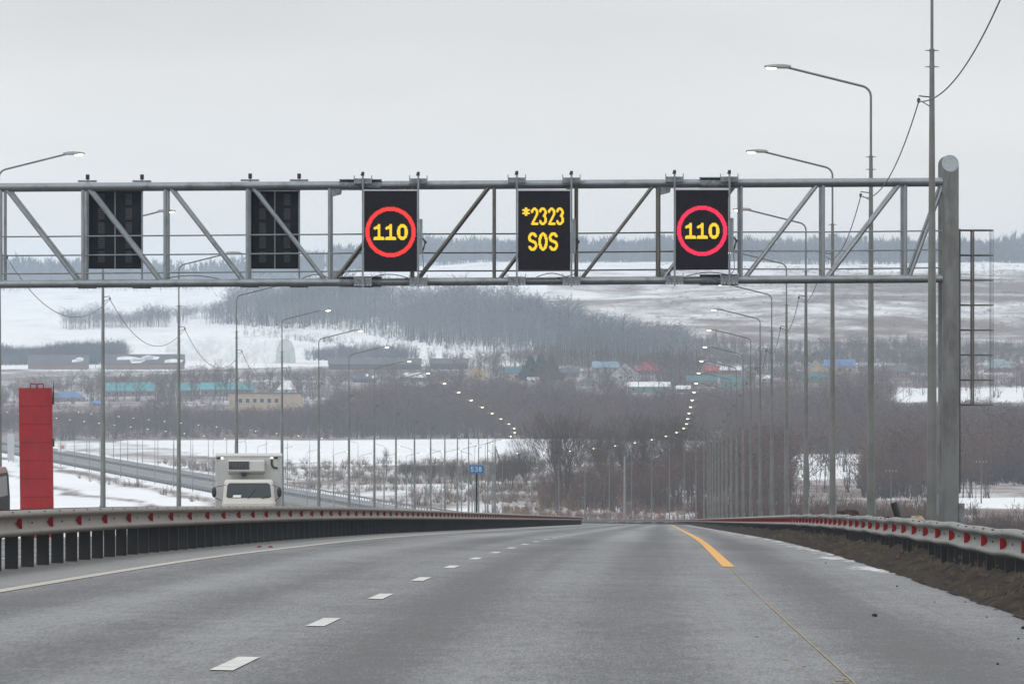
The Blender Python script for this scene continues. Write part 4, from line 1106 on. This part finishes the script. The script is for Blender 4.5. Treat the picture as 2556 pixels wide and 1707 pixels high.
# white arched hangar
Zh = solve(712, 906); kh = Zh/F
hx = (713-CX)*kh; hg = (CY-906)*Zh/F
hn = thing('arched_hangar', 'white snow covered arched hangar on the slope', 'hangar', (hx, Zh, hg), math.radians(0), None)
R_ = 25*kh; Hh = 61*kh; n = 16
prof = [(-R_*math.cos(math.pi*q/n), Hh*math.sin(math.pi*q/n)**.75) for q in range(n+1)]
Lh = 66.; ang = math.radians(58)
dx_, dy_ = -math.sin(ang), math.cos(ang)
vs_ = []
for q in range(9):
    d = Lh*q/8
    vs_ += [(x_ + dx_*d, dy_*d, z_) for x_, z_ in prof]
k_ = n+1
mb = MB(); mb.add(vs_, [(i_*k_+j_, (i_+1)*k_+j_, (i_+1)*k_+j_+1, i_*k_+j_+1) for i_ in range(8) for j_ in range(n)], True); mb.obj('shell', HM_['snow'], hn)
mb = MB(); mb.add([(x_, -.05, z_) for x_, z_ in prof], [tuple(range(k_))]); fw = mb.obj('end_wall', HM_['whitew'], hn)
M['hang'] = mat('hangar_grey', (.40, .43, .44), .7, 0, .1, 1)
mb = MB(); mb.box((-R_*.5, -.15, 0), (-R_*.1, -.06, Hh*.42)); mb.obj('door', M['hang'], fw)
mb = MB(); mb.box((R_*.08, -.15, 0), (R_*.45, -.06, Hh*.42)); mb.obj('door', M['hang'], fw)
WIN.append((370, 682, 776, 815, Zh))

# ------------------------------------------------------------------ utility poles and a far sign
def upole(xd_, Z, h, m, arms, label, lean=0., r=.14):
    x_ = (xd_*1.08859-CX)*Z/F; zg = Gf(x_, Z)
    t = thing('utility_pole', label, 'utility pole', (x_, Z, zg), 0)
    mb = MB(); mb.tube([(0, 0, -.5), (lean*h, 0, h)], [r, r*.7], 8); mb.obj('pole', m, t)
    if arms:
        mb = MB(); mb.box((-1.1, -.06, h-.9), (1.1, .06, h-.75)); ca_ = mb.obj('crossarm', M['wood_pole'], t)
        for s_ in (-1, -.35, .35, 1):
            mb = MB(); mb.tube([(s_, 0, h-.75), (s_, 0, h-.55)], .05, 6); mb.obj('insulator', M['white'], ca_)
    return t
upole(2250, 1390, 9.2, M['wood_pole'], True, 'wooden utility pole with crossarm in the snow clearing at the right')
upole(2043, 1330, 8.6, M['wood_pole'], True, 'wooden utility pole with crossarm left of the gantry leg')
upole(1432, 1120, 11.5, M['concrete'], False, 'pale concrete pole standing alone beyond the end of the road', 0, .2)
t = upole(1137, 1560, 9.0, M['wood_pole'], False, 'dark braced wooden pole left of the leaning bare trees')
mb = MB(); mb.tube([(2.6, 0, -.3), (0.1, 0, 8.3)], .12, 8); mb.obj('brace', M['wood_pole'], t)
t = upole(1385, 1180, 9.0, M['wood_pole'], False, 'thin pole with a slanting brace left of the pale concrete pole', 0, .09)
mb = MB(); mb.tube([(-3.6, 0, -.3), (-.1, 0, 8.6)], .07, 8); mb.obj('brace', M['wood_pole'], t)
xw = (27-CX)*1900/F; s = thing('roadside_board', 'pale upright board beside the far road at the left edge', 'board', (xw, 1900, Gf(xw, 1900)))
mb = MB(); mb.box((-.95, 0, .4), (.95, .25, 8)); mb.obj('board', M['pale_board'], s, .03); mb = MB(); mb.box((-.7, .05, -.5), (-.5, .2, .4)); mb.box((.5, .05, -.5), (.7, .2, .4)); mb.obj('leg', M['galv_dark'], s)
xw = (155-CX)*1960/F; s = thing('information_board', 'small pale road sign by the far road, right of the red pylon', 'sign', (xw, 1960, Gf(xw, 1960)))
mb = MB(); mb.box((-1.2, 0, 1.8), (1.2, .1, 4.8)); pl = mb.obj('plate', M['white'], s); mb = MB(); mb.box((-.5, -.02, 2.6), (.6, -.002, 3.6)); mb.obj('symbol', M['orange'], pl)
for x_ in (-.8, .8):
    mb = MB(); mb.tube([(x_, .05, -.5), (x_, .05, 1.8)], .06, 6); mb.obj('leg', M['galv_dark'], s)

# ================================================================== bare trees
def tri_strip(V, T, MI, a, b, w, mi):
    """a thin pointed twig from a to b, base width w, as two crossed slivers would be too heavy: one sliver"""
    d = b-a; s_ = np.cross(d, RNG.normal(size=3)); s_ = s_/(np.linalg.norm(s_)+1e-9)*w/2
    k = len(V); V += [a-s_, a+s_, b]; T.append((k, k+1, k+2)); MI.append(mi)
def grow(mbt, mbc, kind, seed, maxlev=4):
    random.seed(seed)
    def branch(p, d, L, r, lev):
        pts = [p]; rr = [r]; n = 4; q = p.copy(); dd = d.copy()
        for k in range(n):
            dd = (dd + Vector((random.gauss(0, .13), random.gauss(0, .13), random.gauss(.05, .08)))).normalized()
            q = q + dd*L/n; pts.append(q.copy()); rr.append(r*(1-.8*(k+1)/n))
        if lev == 0: mbt.tube(pts, rr, 6)
        elif lev <= 2: mbc.tube(pts, rr, 3, False)
        else:
            s_ = dd.cross(Vector((random.gauss(0, 1), random.gauss(0, 1), random.gauss(0, 1)))).normalized()*r*1.4
            mbc.add([p-s_, p+s_, q], [(0, 1, 2)])
        if lev >= maxlev: return
        nb = (10, 6, 5, 4)[lev]
        for k in range(nb):
            f_ = random.uniform(.30 if lev == 0 else .25, 1.0); i_ = min(n-1, int(f_*n)); o = pts[i_].lerp(pts[i_+1], f_*n-i_)
            ax = dd.orthogonal().normalized(); ax.rotate(Matrix.Rotation(random.uniform(0, 6.283), 3, dd))
            spread = random.uniform(.5, 1.0) if kind != 'willow' else random.uniform(.35, .8)
            nd = (dd + ax*spread + Vector((0, 0, .25))).normalized()
            branch(o, nd, L*random.uniform(.42, .62)*(1.1-.35*f_ if lev == 0 else 1), max(r*.5*(1-.4*f_), .012 if maxlev > 3 else .028), lev+1)
    if kind == 'willow':
        for k in range(5):
            a = 6.283*k/5+random.uniform(-.3, .3); t_ = random.uniform(.12, .45)
            branch(Vector((.25*math.cos(a), .25*math.sin(a), -.2)), Vector((math.sin(t_)*math.cos(a), math.sin(t_)*math.sin(a), math.cos(t_))), random.uniform(6.3, 8.0), .16, 0)
    else:
        branch(Vector((0, 0, -.3)), Vector((random.gauss(0, .05), random.gauss(0, .05), 1)).normalized(), 7.5, .15, 0)
def proto(kind):
    V, T, MI = [], [], []
    if kind in ('birch', 'tree'):
        r = .014 if kind == 'birch' else .011; n = 3
        lean = RNG.normal(size=2)*.05
        for q in range(n):
            a = 2*math.pi*q/n; V.append(np.array([r*math.cos(a), r*math.sin(a), -.03]))
        V.append(np.array([lean[0], lean[1], .97]))
        for q in range(n): T.append((q, (q+1) % n, 3)); MI.append(0)
        nb = 12
        for q in range(nb):
            h = .30+.6*q/nb; a = RNG.uniform(0, 6.283); L = (.16 if kind == 'birch' else .26)*(1.15-h)*1.5+.05
            p0 = np.array([lean[0]*h, lean[1]*h, h]); p1 = p0 + np.array([math.cos(a)*L, math.sin(a)*L, L*RNG.uniform(.7, 1.4)])
            tri_strip(V, T, MI, p0, p1, .010, 1)
            for _ in range(5):
                f_ = RNG.uniform(.25, 1); c = p0+(p1-p0)*f_
                dd = np.array([math.cos(a), math.sin(a), .9]) + RNG.normal(size=3)*.7
                tri_strip(V, T, MI, c, c+dd/np.linalg.norm(dd)*RNG.uniform(.06, .15), .012, 1)
    elif kind == 'ridge':
        for q in range(3):
            a = 2.1*q; V.append(np.array([.013*math.cos(a), .013*math.sin(a), -.03]))
        V.append(np.array([0, 0, .95])); [T.append((q, (q+1) % 3, 3)) or MI.append(0) for q in range(3)]
        for _ in range(26):
            h = RNG.uniform(.25, .9); a = RNG.uniform(0, 6.283); L = RNG.uniform(.1, .26)*(1.3-h)
            p0 = np.array([0, 0, h-.1]); p1 = np.array([math.cos(a)*L, math.sin(a)*L, h+RNG.uniform(.05, .2)])
            tri_strip(V, T, MI, p0, p1, .05, 1)
    elif kind == 'bush':
        for _ in range(14):
            a = RNG.uniform(0, 6.283); th = abs(RNG.normal())*.42; L = RNG.uniform(.55, 1.0)
            p0 = np.array([RNG.normal()*.05, RNG.normal()*.05, -.03]); p1 = p0 + L*np.array([math.sin(th)*math.cos(a), math.sin(th)*math.sin(a), math.cos(th)])
            tri_strip(V, T, MI, p0, p1, .020, 0)
            for _ in range(3):
                c = p0+(p1-p0)*RNG.uniform(.35, .95); dd = (p1-p0)/L + RNG.normal(size=3)*.45
                tri_strip(V, T, MI, c, c+dd/np.linalg.norm(dd)*RNG.uniform(.1, .25), .018, 1)
    elif kind == 'rich':
        a_, b_ = MB(), MB(); grow(a_, b_, 'bare', int(RNG.integers(100, 9999)), 3); hm_ = max(q[2] for q in b_.v)
        for mb_, mi_ in ((a_, 0), (b_, 1)):
            k0 = len(V); V += [np.array(q)/hm_ for q in mb_.v]
            for f_ in mb_.f:
                for q in range(1, len(f_)-1): T.append((k0+f_[0], k0+f_[q], k0+f_[q+1])); MI.append(mi_)
    elif kind == 'tuft':
        for _ in range(14):
            a = RNG.uniform(0, 6.283); th = abs(RNG.normal())*.6; L = RNG.uniform(.5, 1.0)
            p0 = np.array([RNG.normal()*.2, RNG.normal()*.2, -.05]); p1 = p0+L*np.array([math.sin(th)*math.cos(a), math.sin(th)*math.sin(a), math.cos(th)])
            tri_strip(V, T, MI, p0, p1, .07, 0)
    return np.array(V), np.array(T), np.array(MI)
def mass(name, label, kind, pts, hs, mats, nproto=6, wide=(1., 1.)):
    """pts (n,2) ground positions, hs heights: one mesh"""
    if len(pts) == 0: return
    protos = [proto(kind) for _ in range(nproto)]
    zs = G(pts[:, 0], pts[:, 1]); VV, TT, MM = [], [], []; b = 0
    which = RNG.integers(0, nproto, len(pts)); rot = RNG.uniform(0, 6.283, len(pts)); wd = RNG.uniform(*wide, len(pts))
    for k in range(nproto):
        sel = np.where(which == k)[0]
        if not len(sel): continue
        v_, t_, m_ = protos[k]; c, s_ = np.cos(rot[sel])[:, None], np.sin(rot[sel])[:, None]
        h = hs[sel][:, None]; w = wd[sel][:, None]
        X = (v_[None, :, 0]*c - v_[None, :, 1]*s_)*h*w + pts[sel, 0][:, None]
        Y = (v_[None, :, 0]*s_ + v_[None, :, 1]*c)*h*w + pts[sel, 1][:, None]
        Z = v_[None, :, 2]*h + zs[sel][:, None]
        VV.append(np.stack([X, Y, Z], -1).reshape(-1, 3))
        TT.append((t_[None] + (np.arange(len(sel))*len(v_))[:, None, None] + b).reshape(-1, 3)); MM.append(np.tile(m_, len(sel)))
        b += len(sel)*len(v_)
    me = np_mesh(name, np.concatenate(VV), np.concatenate(TT), mats, np.concatenate(MM))
    return tag(link(bpy.data.objects.new(name, me)), label, kind='stuff')
def inpoly(x, y, poly):
    r = np.zeros(len(x), bool); n = len(poly)
    for a in range(n):
        (x0, y0), (x1, y1) = poly[a], poly[(a+1) % n]
        c = ((y0 > y) != (y1 > y)) & (x < (x1-x0)*(y-y0)/((y1-y0) if y1 != y0 else 1e-9)+x0); r ^= c
    return r
SNOWWIN = [(170, 1235, 1006, 1150, .0), (1815, 1978, 1042, 1096, .08), (2190, 2700, 1142, 1168, .05), (2055, 2700, 891, 919, .10), (1345, 1500, 1014, 1044, .55), (170, 1000, 1050, 1200, 0.)]
def sample(n, x0, x1, z0, z1, hlo, hhi, top=None, poly=None, respect=True, keep_road=True, patchy=0.):
    """random ground points inside screen columns x0..x1 and distances z0..z1; heights limited so crowns stay under row top(xd)"""
    xd_ = RNG.uniform(x0, x1, n); Z = np.sqrt(RNG.uniform(z0*z0, z1*z1, n))
    X = (xd_*1.08859-CX)*Z/F; g = G(X, Z); yb = disp_y(Z, g); h = RNG.uniform(hlo, hhi, n)*(.75+.5*vnoise(X/25, Z/40, 8))
    ok = np.ones(n, bool)
    if poly is not None: ok &= inpoly(xd_, yb, poly)
    if top is not None:
        ty = np.interp(xd_, [p[0] for p in top], [p[1] for p in top]) + RNG.normal(size=n)*5
        hm_ = (yb-ty)*1.08859*Z/F; h = np.minimum(h, hm_); ok &= h > hlo*.3
    if keep_road:
        o = X - Xd(np.minimum(Z, 3100)); ok &= (np.abs(o-MED) > 21) | (Z > 2600)
    if patchy > 0:
        pn = .6*vnoise(X/38, Z/60, 31) + .4*vnoise(X/13, Z/24, 32); ok &= pn > patchy; h = h*(.65+.7*vnoise(X/20+9, Z/35, 33))
    yt = disp_y(Z, g+h)
    if respect:
        for (a, b, c, d, pz) in WIN:
            hit = (xd_ > a) & (xd_ < b) & (yt < d) & (yb > c) & (Z < pz+14)
            ok &= ~(hit & (RNG.uniform(size=n) < np.where(Z < pz-8, .72, 1.0)))
        for (a, b, c, d, pr) in SNOWWIN:
            hit = (xd_ > a) & (xd_ < b) & (yt < d) & (yb > c)
            ok &= ~(hit & (RNG.uniform(size=n) > pr))
    return np.stack([X, Z], 1)[ok], h[ok]
# ridge forest on the skyline
p, h = sample(5800, -200, 2560, 5560, 5900, 16, 22, respect=False)
n_ = vnoise(p[:, 0]/60, p[:, 1]/60, 11); xd_ = disp_x(p[:, 0], p[:, 1]); keep = ~((xd_ > 200) & (xd_ < 760) & (n_ > .42))
mass('ridge_forest', 'blue grey belt of bare forest along the skyline', 'ridge', p[keep], h[keep]*(.85+.2*n_[keep]), [M['twig_hazed'], M['twig_hazed']], 8, (.9, 1.4))
# birch wood on the hillside
poly = [(470, 740), (560, 722), (760, 710), (1180, 714), (1260, 758), (1450, 792), (1560, 825), (1620, 850), (1620, 866), (1300, 838), (1060, 806), (960, 786), (860, 769), (760, 757), (640, 752)]
p, h = sample(11000, 520, 1640, 3250, 4150, 10, 20, poly=poly, respect=False)
h = h*(.7+.55*vnoise(p[:, 0]/30, p[:, 1]/60, 41)); k_ = vnoise(p[:, 0]/22, p[:, 1]/45, 42) > .10; p, h = p[k_], h[k_]
n_ = RNG.uniform(size=len(p)); b_ = n_ < .30
mass('hillside_birch_wood', 'grey birch wood with pale trunks covering the middle of the hillside', 'birch', p[b_], h[b_], [M['birch'], M['twig_hazed']], 8, (.8, 1.2))
mass('hillside_aspen_wood', 'blue grey bare wood covering the middle of the hillside', 'tree', p[~b_], h[~b_], [M['bark'], M['twig_hazed']], 8, (.9, 1.3))
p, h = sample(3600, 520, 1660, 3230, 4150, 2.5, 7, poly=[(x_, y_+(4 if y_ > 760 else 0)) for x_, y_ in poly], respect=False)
mass('hillside_understory', 'grey undergrowth at the foot of the hillside wood', 'bush', p, h, [M['twig_hazed'], M['twig_hazed']], 6, (1.0, 1.7))
# hedges and thickets on the left slopes
ppl = [[(130, 752), (330, 742), (430, 728), (560, 722), (560, 745), (420, 750), (150, 757)], [(0, 815), (150, 810), (285, 815), (280, 835), (0, 838)], [(-200, 815), (0, 815), (0, 838), (-200, 838)],
       [(560, 742), (860, 765), (1060, 803), (1060, 812), (850, 800), (700, 785), (560, 770)], [(700, 812), (900, 815), (1060, 815), (1060, 826), (700, 826)], [(-200, 660), (240, 655), (640, 652), (760, 650), (760, 662), (240, 668), (-200, 672)]]
for k, (pp, nn, a, b, z0_, z1_) in enumerate(((ppl[0], 8000, 4, 11, 3400, 4300), (ppl[1], 5500, 5, 9, 3200, 3600), (ppl[2], 1500, 5, 9, 3200, 3600), (ppl[3], 1500, 1.5, 3.5, 3300, 4000), (ppl[4], 5000, 4, 8, 3150, 3600), (ppl[5], 4500, 8, 14, 4300, 5600))):
    xs_ = [q[0] for q in pp]; p, h = sample(nn, min(xs_), max(xs_), z0_, z1_, a, b, poly=pp, respect=(k in (1, 2, 4)), patchy=.46 if k == 0 else .40)
    if len(p): mass('thicket', ['grey hedge running along the upper left slope', 'grey thicket on the slope above the left cow shed', 'grey thicket on the slope beyond the left picture edge', 'scattered small bushes on the snow slope above the hangar', 'grey thicket behind the long barns', 'grey tree line under the left part of the skyline'][k], 'bush' if k in (1, 2, 3, 4) else 'tree', p, h, [M['twig_hazed'], M['twig_hazed']], 6, (.9, 1.3))
# right hillside scrub
p, h = sample(4000, 1560, 2540, 3300, 3750, 3, 7, respect=True, poly=[(1560, 800), (1650, 775), (1720, 800), (2000, 790), (2650, 815), (2650, 870), (1560, 870)])
mass('slope_scrub', 'grey scrub across the lower right hillside', 'bush', p, h, [M['twig_hazed'], M['twig']], 6, (.9, 1.4))
p, h = sample(1300, 1500, 2650, 3750, 5200, 1.0, 2.2, respect=False)
mass('field_weeds', 'sparse dry weeds on the right hillside field', 'tuft', p, h, [M['dry_grass'], M['dry_grass']], 5, (1, 2))
# village trees
topv = [(-200, 880), (0, 880), (330, 850), (600, 850), (760, 850), (1100, 812), (1250, 800), (1400, 800), (1700, 815), (2000, 818), (2600, 830)]
p, h = sample(6200, -120, 2520, 2780, 3330, 5, 12, top=topv, patchy=.42)
mass('village_trees', 'brown bare garden trees among the village houses', 'tree', p, h, [M['bark'], M['twig']], 8, (1.0, 1.6))
p, h = sample(170, -60, 2500, 2760, 3330, 8, 14, top=[(x_, y_-12) for x_, y_ in topv], patchy=.35)
mass('village_tall_trees', 'taller bare trees with forked crowns scattered through the village', 'rich', p, h, [M['bark'], M['twig']], 6, (1.0, 1.4))
p, h = sample(3000, -120, 2520, 2680, 3120, 2.5, 6, top=topv, patchy=.34)
mass('village_scrub', 'brown garden scrub between the village houses', 'bush', p, h, [M['twig'], M['twig']], 6, (1.1, 1.8))
# brown wood behind the snowfield
topl = [(-200, 940), (150, 945), (380, 935), (520, 942), (720, 940), (800, 900), (1000, 885), (1250, 880), (1500, 885), (1800, 880), (2040, 900), (2060, 925), (2600, 925)]
p, h = sample(6400, -120, 2520, 2240, 2800, 5, 12, top=topl, patchy=.30)
mass('brown_wood', 'brown bare wood standing behind the white snowfield', 'tree', p, h, [M['bark'], M['twig']], 8, (1.0, 1.5))
p, h = sample(5200, -120, 2520, 2245, 2760, 2.5, 6.5, top=topl, patchy=.12)
mass('brown_scrub', 'low brown scrub along the back edge of the white snowfield', 'bush', p, h, [M['twig'], M['twig']], 6, (1.0, 1.6))
# big wood right of the road in the valley
topr = [(1180, 1092), (1300, 1085), (1450, 1070), (1600, 1040), (1700, 985), (1850, 960), (2040, 950), (2100, 940), (2600, 935)]
p, h = sample(9000, 1180, 2540, 1330, 2230, 4, 12, top=topr, patchy=.36)
n_ = RNG.uniform(size=len(p)) < .5
mass('valley_wood', 'dense brown bare wood in the valley on the right', 'tree', p[n_], h[n_], [M['bark'], M['twig']], 8, (1.0, 1.6))
mass('valley_willow_scrub', 'dense brown willow scrub in the valley on the right', 'bush', p[~n_], h[~n_]*.8, [M['bark'], M['twig']], 8, (.8, 1.3))
p, h = sample(150, 1200, 2500, 1380, 2230, 8, 14, top=[(x_, y_-18) for x_, y_ in topr])
mass('valley_tall_trees', 'taller bare trees with dark stems standing in the valley wood', 'rich', p, h, [M['bark'], M['twig']], 6, (1.0, 1.5))
p, h = sample(85, -60, 2500, 2260, 2700, 7, 13, top=[(x_, y_-14) for x_, y_ in topl], patchy=.3)
mass('field_edge_trees', 'taller bare trees standing in the brown wood behind the snowfield', 'rich', p, h, [M['bark'], M['twig']], 6, (1.0, 1.5))
# reddish scrub just beyond the visible end of the road and low growth along the right embankment
p, h = sample(1900, 1150, 1720, 1240, 1500, .8, 2.4, respect=True); k_ = vnoise(p[:, 0]/9, p[:, 1]/22, 17) > .38; p, h = p[k_], h[k_]
mass('red_scrub', 'low reddish brown scrub beyond the end of the road', 'bush', p, h, [M['twig_red'], M['twig_red']], 6, (1.2, 2.0))
p, h = sample(2600, 1600, 2650, 900, 1330, 1.5, 5.0, respect=True)
mass('embankment_scrub', 'brown scrub below the right embankment', 'bush', p, h, [M['bark'], M['twig']], 6, (1.0, 1.6))
# low weeds in the ditches along the far road and in front of the snowfield
xq = RNG.uniform(150, 1330, 7000); dz_ = RNG.uniform(1260, 2150, 7000); X_ = (xq*1.08859-CX)*dz_/F; do_ = X_ - Xd(dz_)
yb_ = disp_y(dz_, G(X_, dz_)); nn = vnoise(X_/14, dz_/30, 13)
k_ = ((do_ > 11) & (yb_ > 1062) & (nn > .36)) | ((do_ > -31) & (do_ < -24) & (nn > .62))
pts = np.stack([X_, dz_], 1)
mass('ditch_weeds', 'strips of dry weeds and bushes beside the far road', 'bush', pts[k_], RNG.uniform(.8, 2.6, k_.sum()), [M['twig'], M['dry_grass']], 6, (1.2, 2.2))
# dry grass and clods on the right bank
gz_ = 48 + 150*RNG.uniform(size=2600)**1.6; go_ = RNG.uniform(5.95, 8.8, 2600)
V_, T_, MI_ = proto('tuft')
VV, TT = [], []
for k in range(2600):
    hh = RNG.uniform(.03, .10); a = RNG.uniform(0, 6.28); pp = P(gz_[k], go_[k], verge_h(gz_[k], go_[k]))
    c, s_ = math.cos(a), math.sin(a); v_ = V_*hh
    VV.append(np.stack([v_[:, 0]*c-v_[:, 1]*s_+pp.x, v_[:, 0]*s_+v_[:, 1]*c+pp.y, v_[:, 2]+pp.z], 1)); TT.append(T_+k*len(V_))
me = np_mesh('verge_grass', np.concatenate(VV), np.concatenate(TT), [M['dry_grass']])
tag(link(bpy.data.objects.new('verge_grass', me)), 'short dead grass on the muddy right bank', kind='stuff')

# ------------------------------------------------------------------ single trees
TP = {}
for kind, seeds in (('bare', (11, 12, 13)), ('willow', (21, 22))):
    for s_ in seeds:
        a, b = MB(), MB(); grow(a, b, kind, s_)
        if kind == 'willow':
            for k in range(5200):
                th = math.acos(random.uniform(0, 1))**.9; a_ = random.uniform(0, 6.283); rr_ = random.uniform(.45, 1.0)**.6
                d_ = Vector((math.sin(th)*math.cos(a_)*.78, math.sin(th)*math.sin(a_)*.78, .35+.75*math.cos(th)))
                p_ = d_*rr_*10.5; p_.z = p_.z*.95 + .6
                q_ = p_ + (d_.normalized() + Vector((random.gauss(0, .35), random.gauss(0, .35), .5+random.gauss(0, .2)))).normalized()*random.uniform(.5, 1.5)
                s2 = Vector((random.gauss(0, 1), random.gauss(0, 1), random.gauss(0, .3))).normalized()*.027
                b.add([p_-s2, p_+s2, q_], [(0, 1, 2)])
        hmax = max(p[2] for p in b.v)
        for mb in (a, b): mb.v = [(p[0]/hmax, p[1]/hmax, p[2]/hmax) for p in mb.v]
        TP.setdefault(kind, []).append((a.mesh('trunk', M['bark']), b.mesh('crown', M['twig'] if kind == 'bare' else M['twig_w'] if 'twig_w' in M else M['twig'])))
def conifer_mesh(seed):
    random.seed(seed); mb = MB()
    for k in range(16):
        h = .08+.9*k/16; R = (1-h)*.36+.03
        for q in range(11):
            a = 6.283*q/11+random.uniform(-.3, .3); r = R*random.uniform(.7, 1.15); c, s2 = math.cos(a), math.sin(a)
            mb.add([(0, 0, h+.07), (c*r-s2*.05, s2*r+c*.05, h-.04*random.random()), (c*r*1.1, s2*r*1.1, h-.08), (c*r+s2*.05, s2*r-c*.05, h-.03)], [(0, 1, 2), (0, 2, 3)])
    t_ = MB(); t_.tube([(0, 0, -.03), (0, 0, .95)], [.022, .004], 6)
    return t_.mesh('trunk', M['bark']), mb.mesh('crown', M['conifer'])
TP['conifer'] = [conifer_mesh(31), conifer_mesh(32)]
def tree(kind, xd_, Z, h, label, var=0, rz=0., wide=1., lean=0., group='single trees', name=None):
    X = (xd_*1.08859-CX)*Z/F
    t = thing(name or {'bare': 'bare_tree', 'willow': 'willow', 'conifer': 'conifer'}[kind], label, 'tree', (X, Z, Gf(X, Z)), rz, group)
    t.scale = (h*wide, h*wide, h); t.rotation_euler = (0, lean, rz)
    a, b = TP[kind][var % len(TP[kind])]
    for nm, me_ in (('trunk', a), ('crown', b)): link(bpy.data.objects.new(nm, me_), t)
    return t
tree('willow', 1292, 1430, 20.5, 'largest round crowned willow standing in front of the snowfield', 0, .4, .95)
tree('willow', 1450, 1480, 19.0, 'round willow right of the largest one', 1, 1.9, .9)
tree('willow', 1545, 1520, 19.0, 'willow just left of the bundle of right hand lamp posts', 0, 3.5, .8)
tree('willow', 1385, 1600, 14.0, 'lower willow between the largest one and its right neighbour', 1, .2, .9)
tree('bare', 884, 1660, 8.2, 'lone bare tree on the snowfield left of the bushes', 0, .7, 1.2)
tree('willow', 1150, 1500, 9.0, 'leaning bare tree with splayed stems beside the blue 538 sign', 1, 2.4, .7, .18)
tree('willow', 1172, 1520, 9.5, 'second splayed bare tree just right of the blue 538 sign', 0, 4.1, .7, .12)
tree('willow', 1205, 1560, 9.0, 'small willow at the left foot of the largest willow', 1, 5.0, .8)
tree('willow', 940, 1600, 5.8, 'bushy bare tree on the snowfield, first right of the lone tree', 0, 1.1, 1.0)
tree('willow', 985, 1590, 6.6, 'bushy bare tree on the snowfield, second right of the lone tree', 1, 2.0, 1.0)
tree('willow', 1035, 1580, 6.2, 'bushy bare tree on the snowfield, third right of the lone tree', 0, 3.1, 1.0)
tree('willow', 1080, 1570, 5.6, 'bushy bare tree on the snowfield just left of the braced pole', 1, .1, 1.0)
tree('bare', 372, 2790, 13, 'dark bare tree in front of the cyan roof, leftmost of the group', 1, .3, .9)
tree('bare', 398, 2810, 14, 'dark bare tree close beside the left hand second lamp post', 2, 1.3, .9)
tree('bare', 440, 2800, 15, 'dark bare tree right of the left lamp posts, among the cyan roofs', 0, 2.2, 1.0)
tree('bare', 492, 2830, 17.5, 'tallest dark bare tree above the cyan roofs', 1, 3.3, 1.0)
tree('bare', 530, 2850, 15, 'dark bare tree right of the tallest one above the cyan roofs', 2, 4.0, 1.0)
tree('bare', 572, 2820, 13, 'dark bare tree left of the beige block', 0, 5.2, 1.0)
tree('bare', 618, 2900, 11, 'bare tree behind the beige block', 1, .9, 1.0)
tree('conifer', 1216, 3080, 11.5, 'dark conifer at the left of the conifer clump', 0, .2, 1.5)
tree('conifer', 1240, 3070, 12.5, 'tallest dark conifer in the middle of the clump', 1, 1.0, 1.5)
tree('conifer', 1265, 3080, 11.5, 'dark conifer at the right of the conifer clump', 0, 2.0, 1.5)
tree('bare', 1100, 3020, 13, 'bare reddish tree above the yellow gable house', 2, .5, .8)
tree('bare', 1130, 3040, 12, 'bare tree between the yellow gable house and the conifers', 0, 1.5, .9)
tree('bare', 490, 5500, 14, 'single round tree standing above the skyline at the left', 1, .5, 1.2)
tree('bare', 1855, 1800, 8.0, 'thin bare tree in the snow clearing, left of two', 2, .5, .6)
tree('bare', 1880, 1790, 8.5, 'thin bare tree in the snow clearing, right of two', 0, 2.5, .6)

# ================================================================== hazy air
mh = bpy.data.materials.new('haze_air'); mh.use_nodes = True
nt = mh.node_tree; nt.nodes.clear()
pv = nt.nodes.new('ShaderNodeVolumePrincipled'); ou = nt.nodes.new('ShaderNodeOutputMaterial')
pv.inputs['Color'].default_value = (.72, .86, 1.0, 1); pv.inputs['Density'].default_value = 1.05e-4; pv.inputs['Anisotropy'].default_value = .0
nt.links.new(pv.outputs[0], ou.inputs['Volume'])
zmin = float(ZZ.min()) - 1.5
mb = MB(); mb.box((-3400, -260, zmin), (3400, 9600, 128)); hz = mb.obj('haze', mh); tag(hz, 'thin pale winter haze over the valley', kind='stuff')
hz.display_type = 'WIRE'
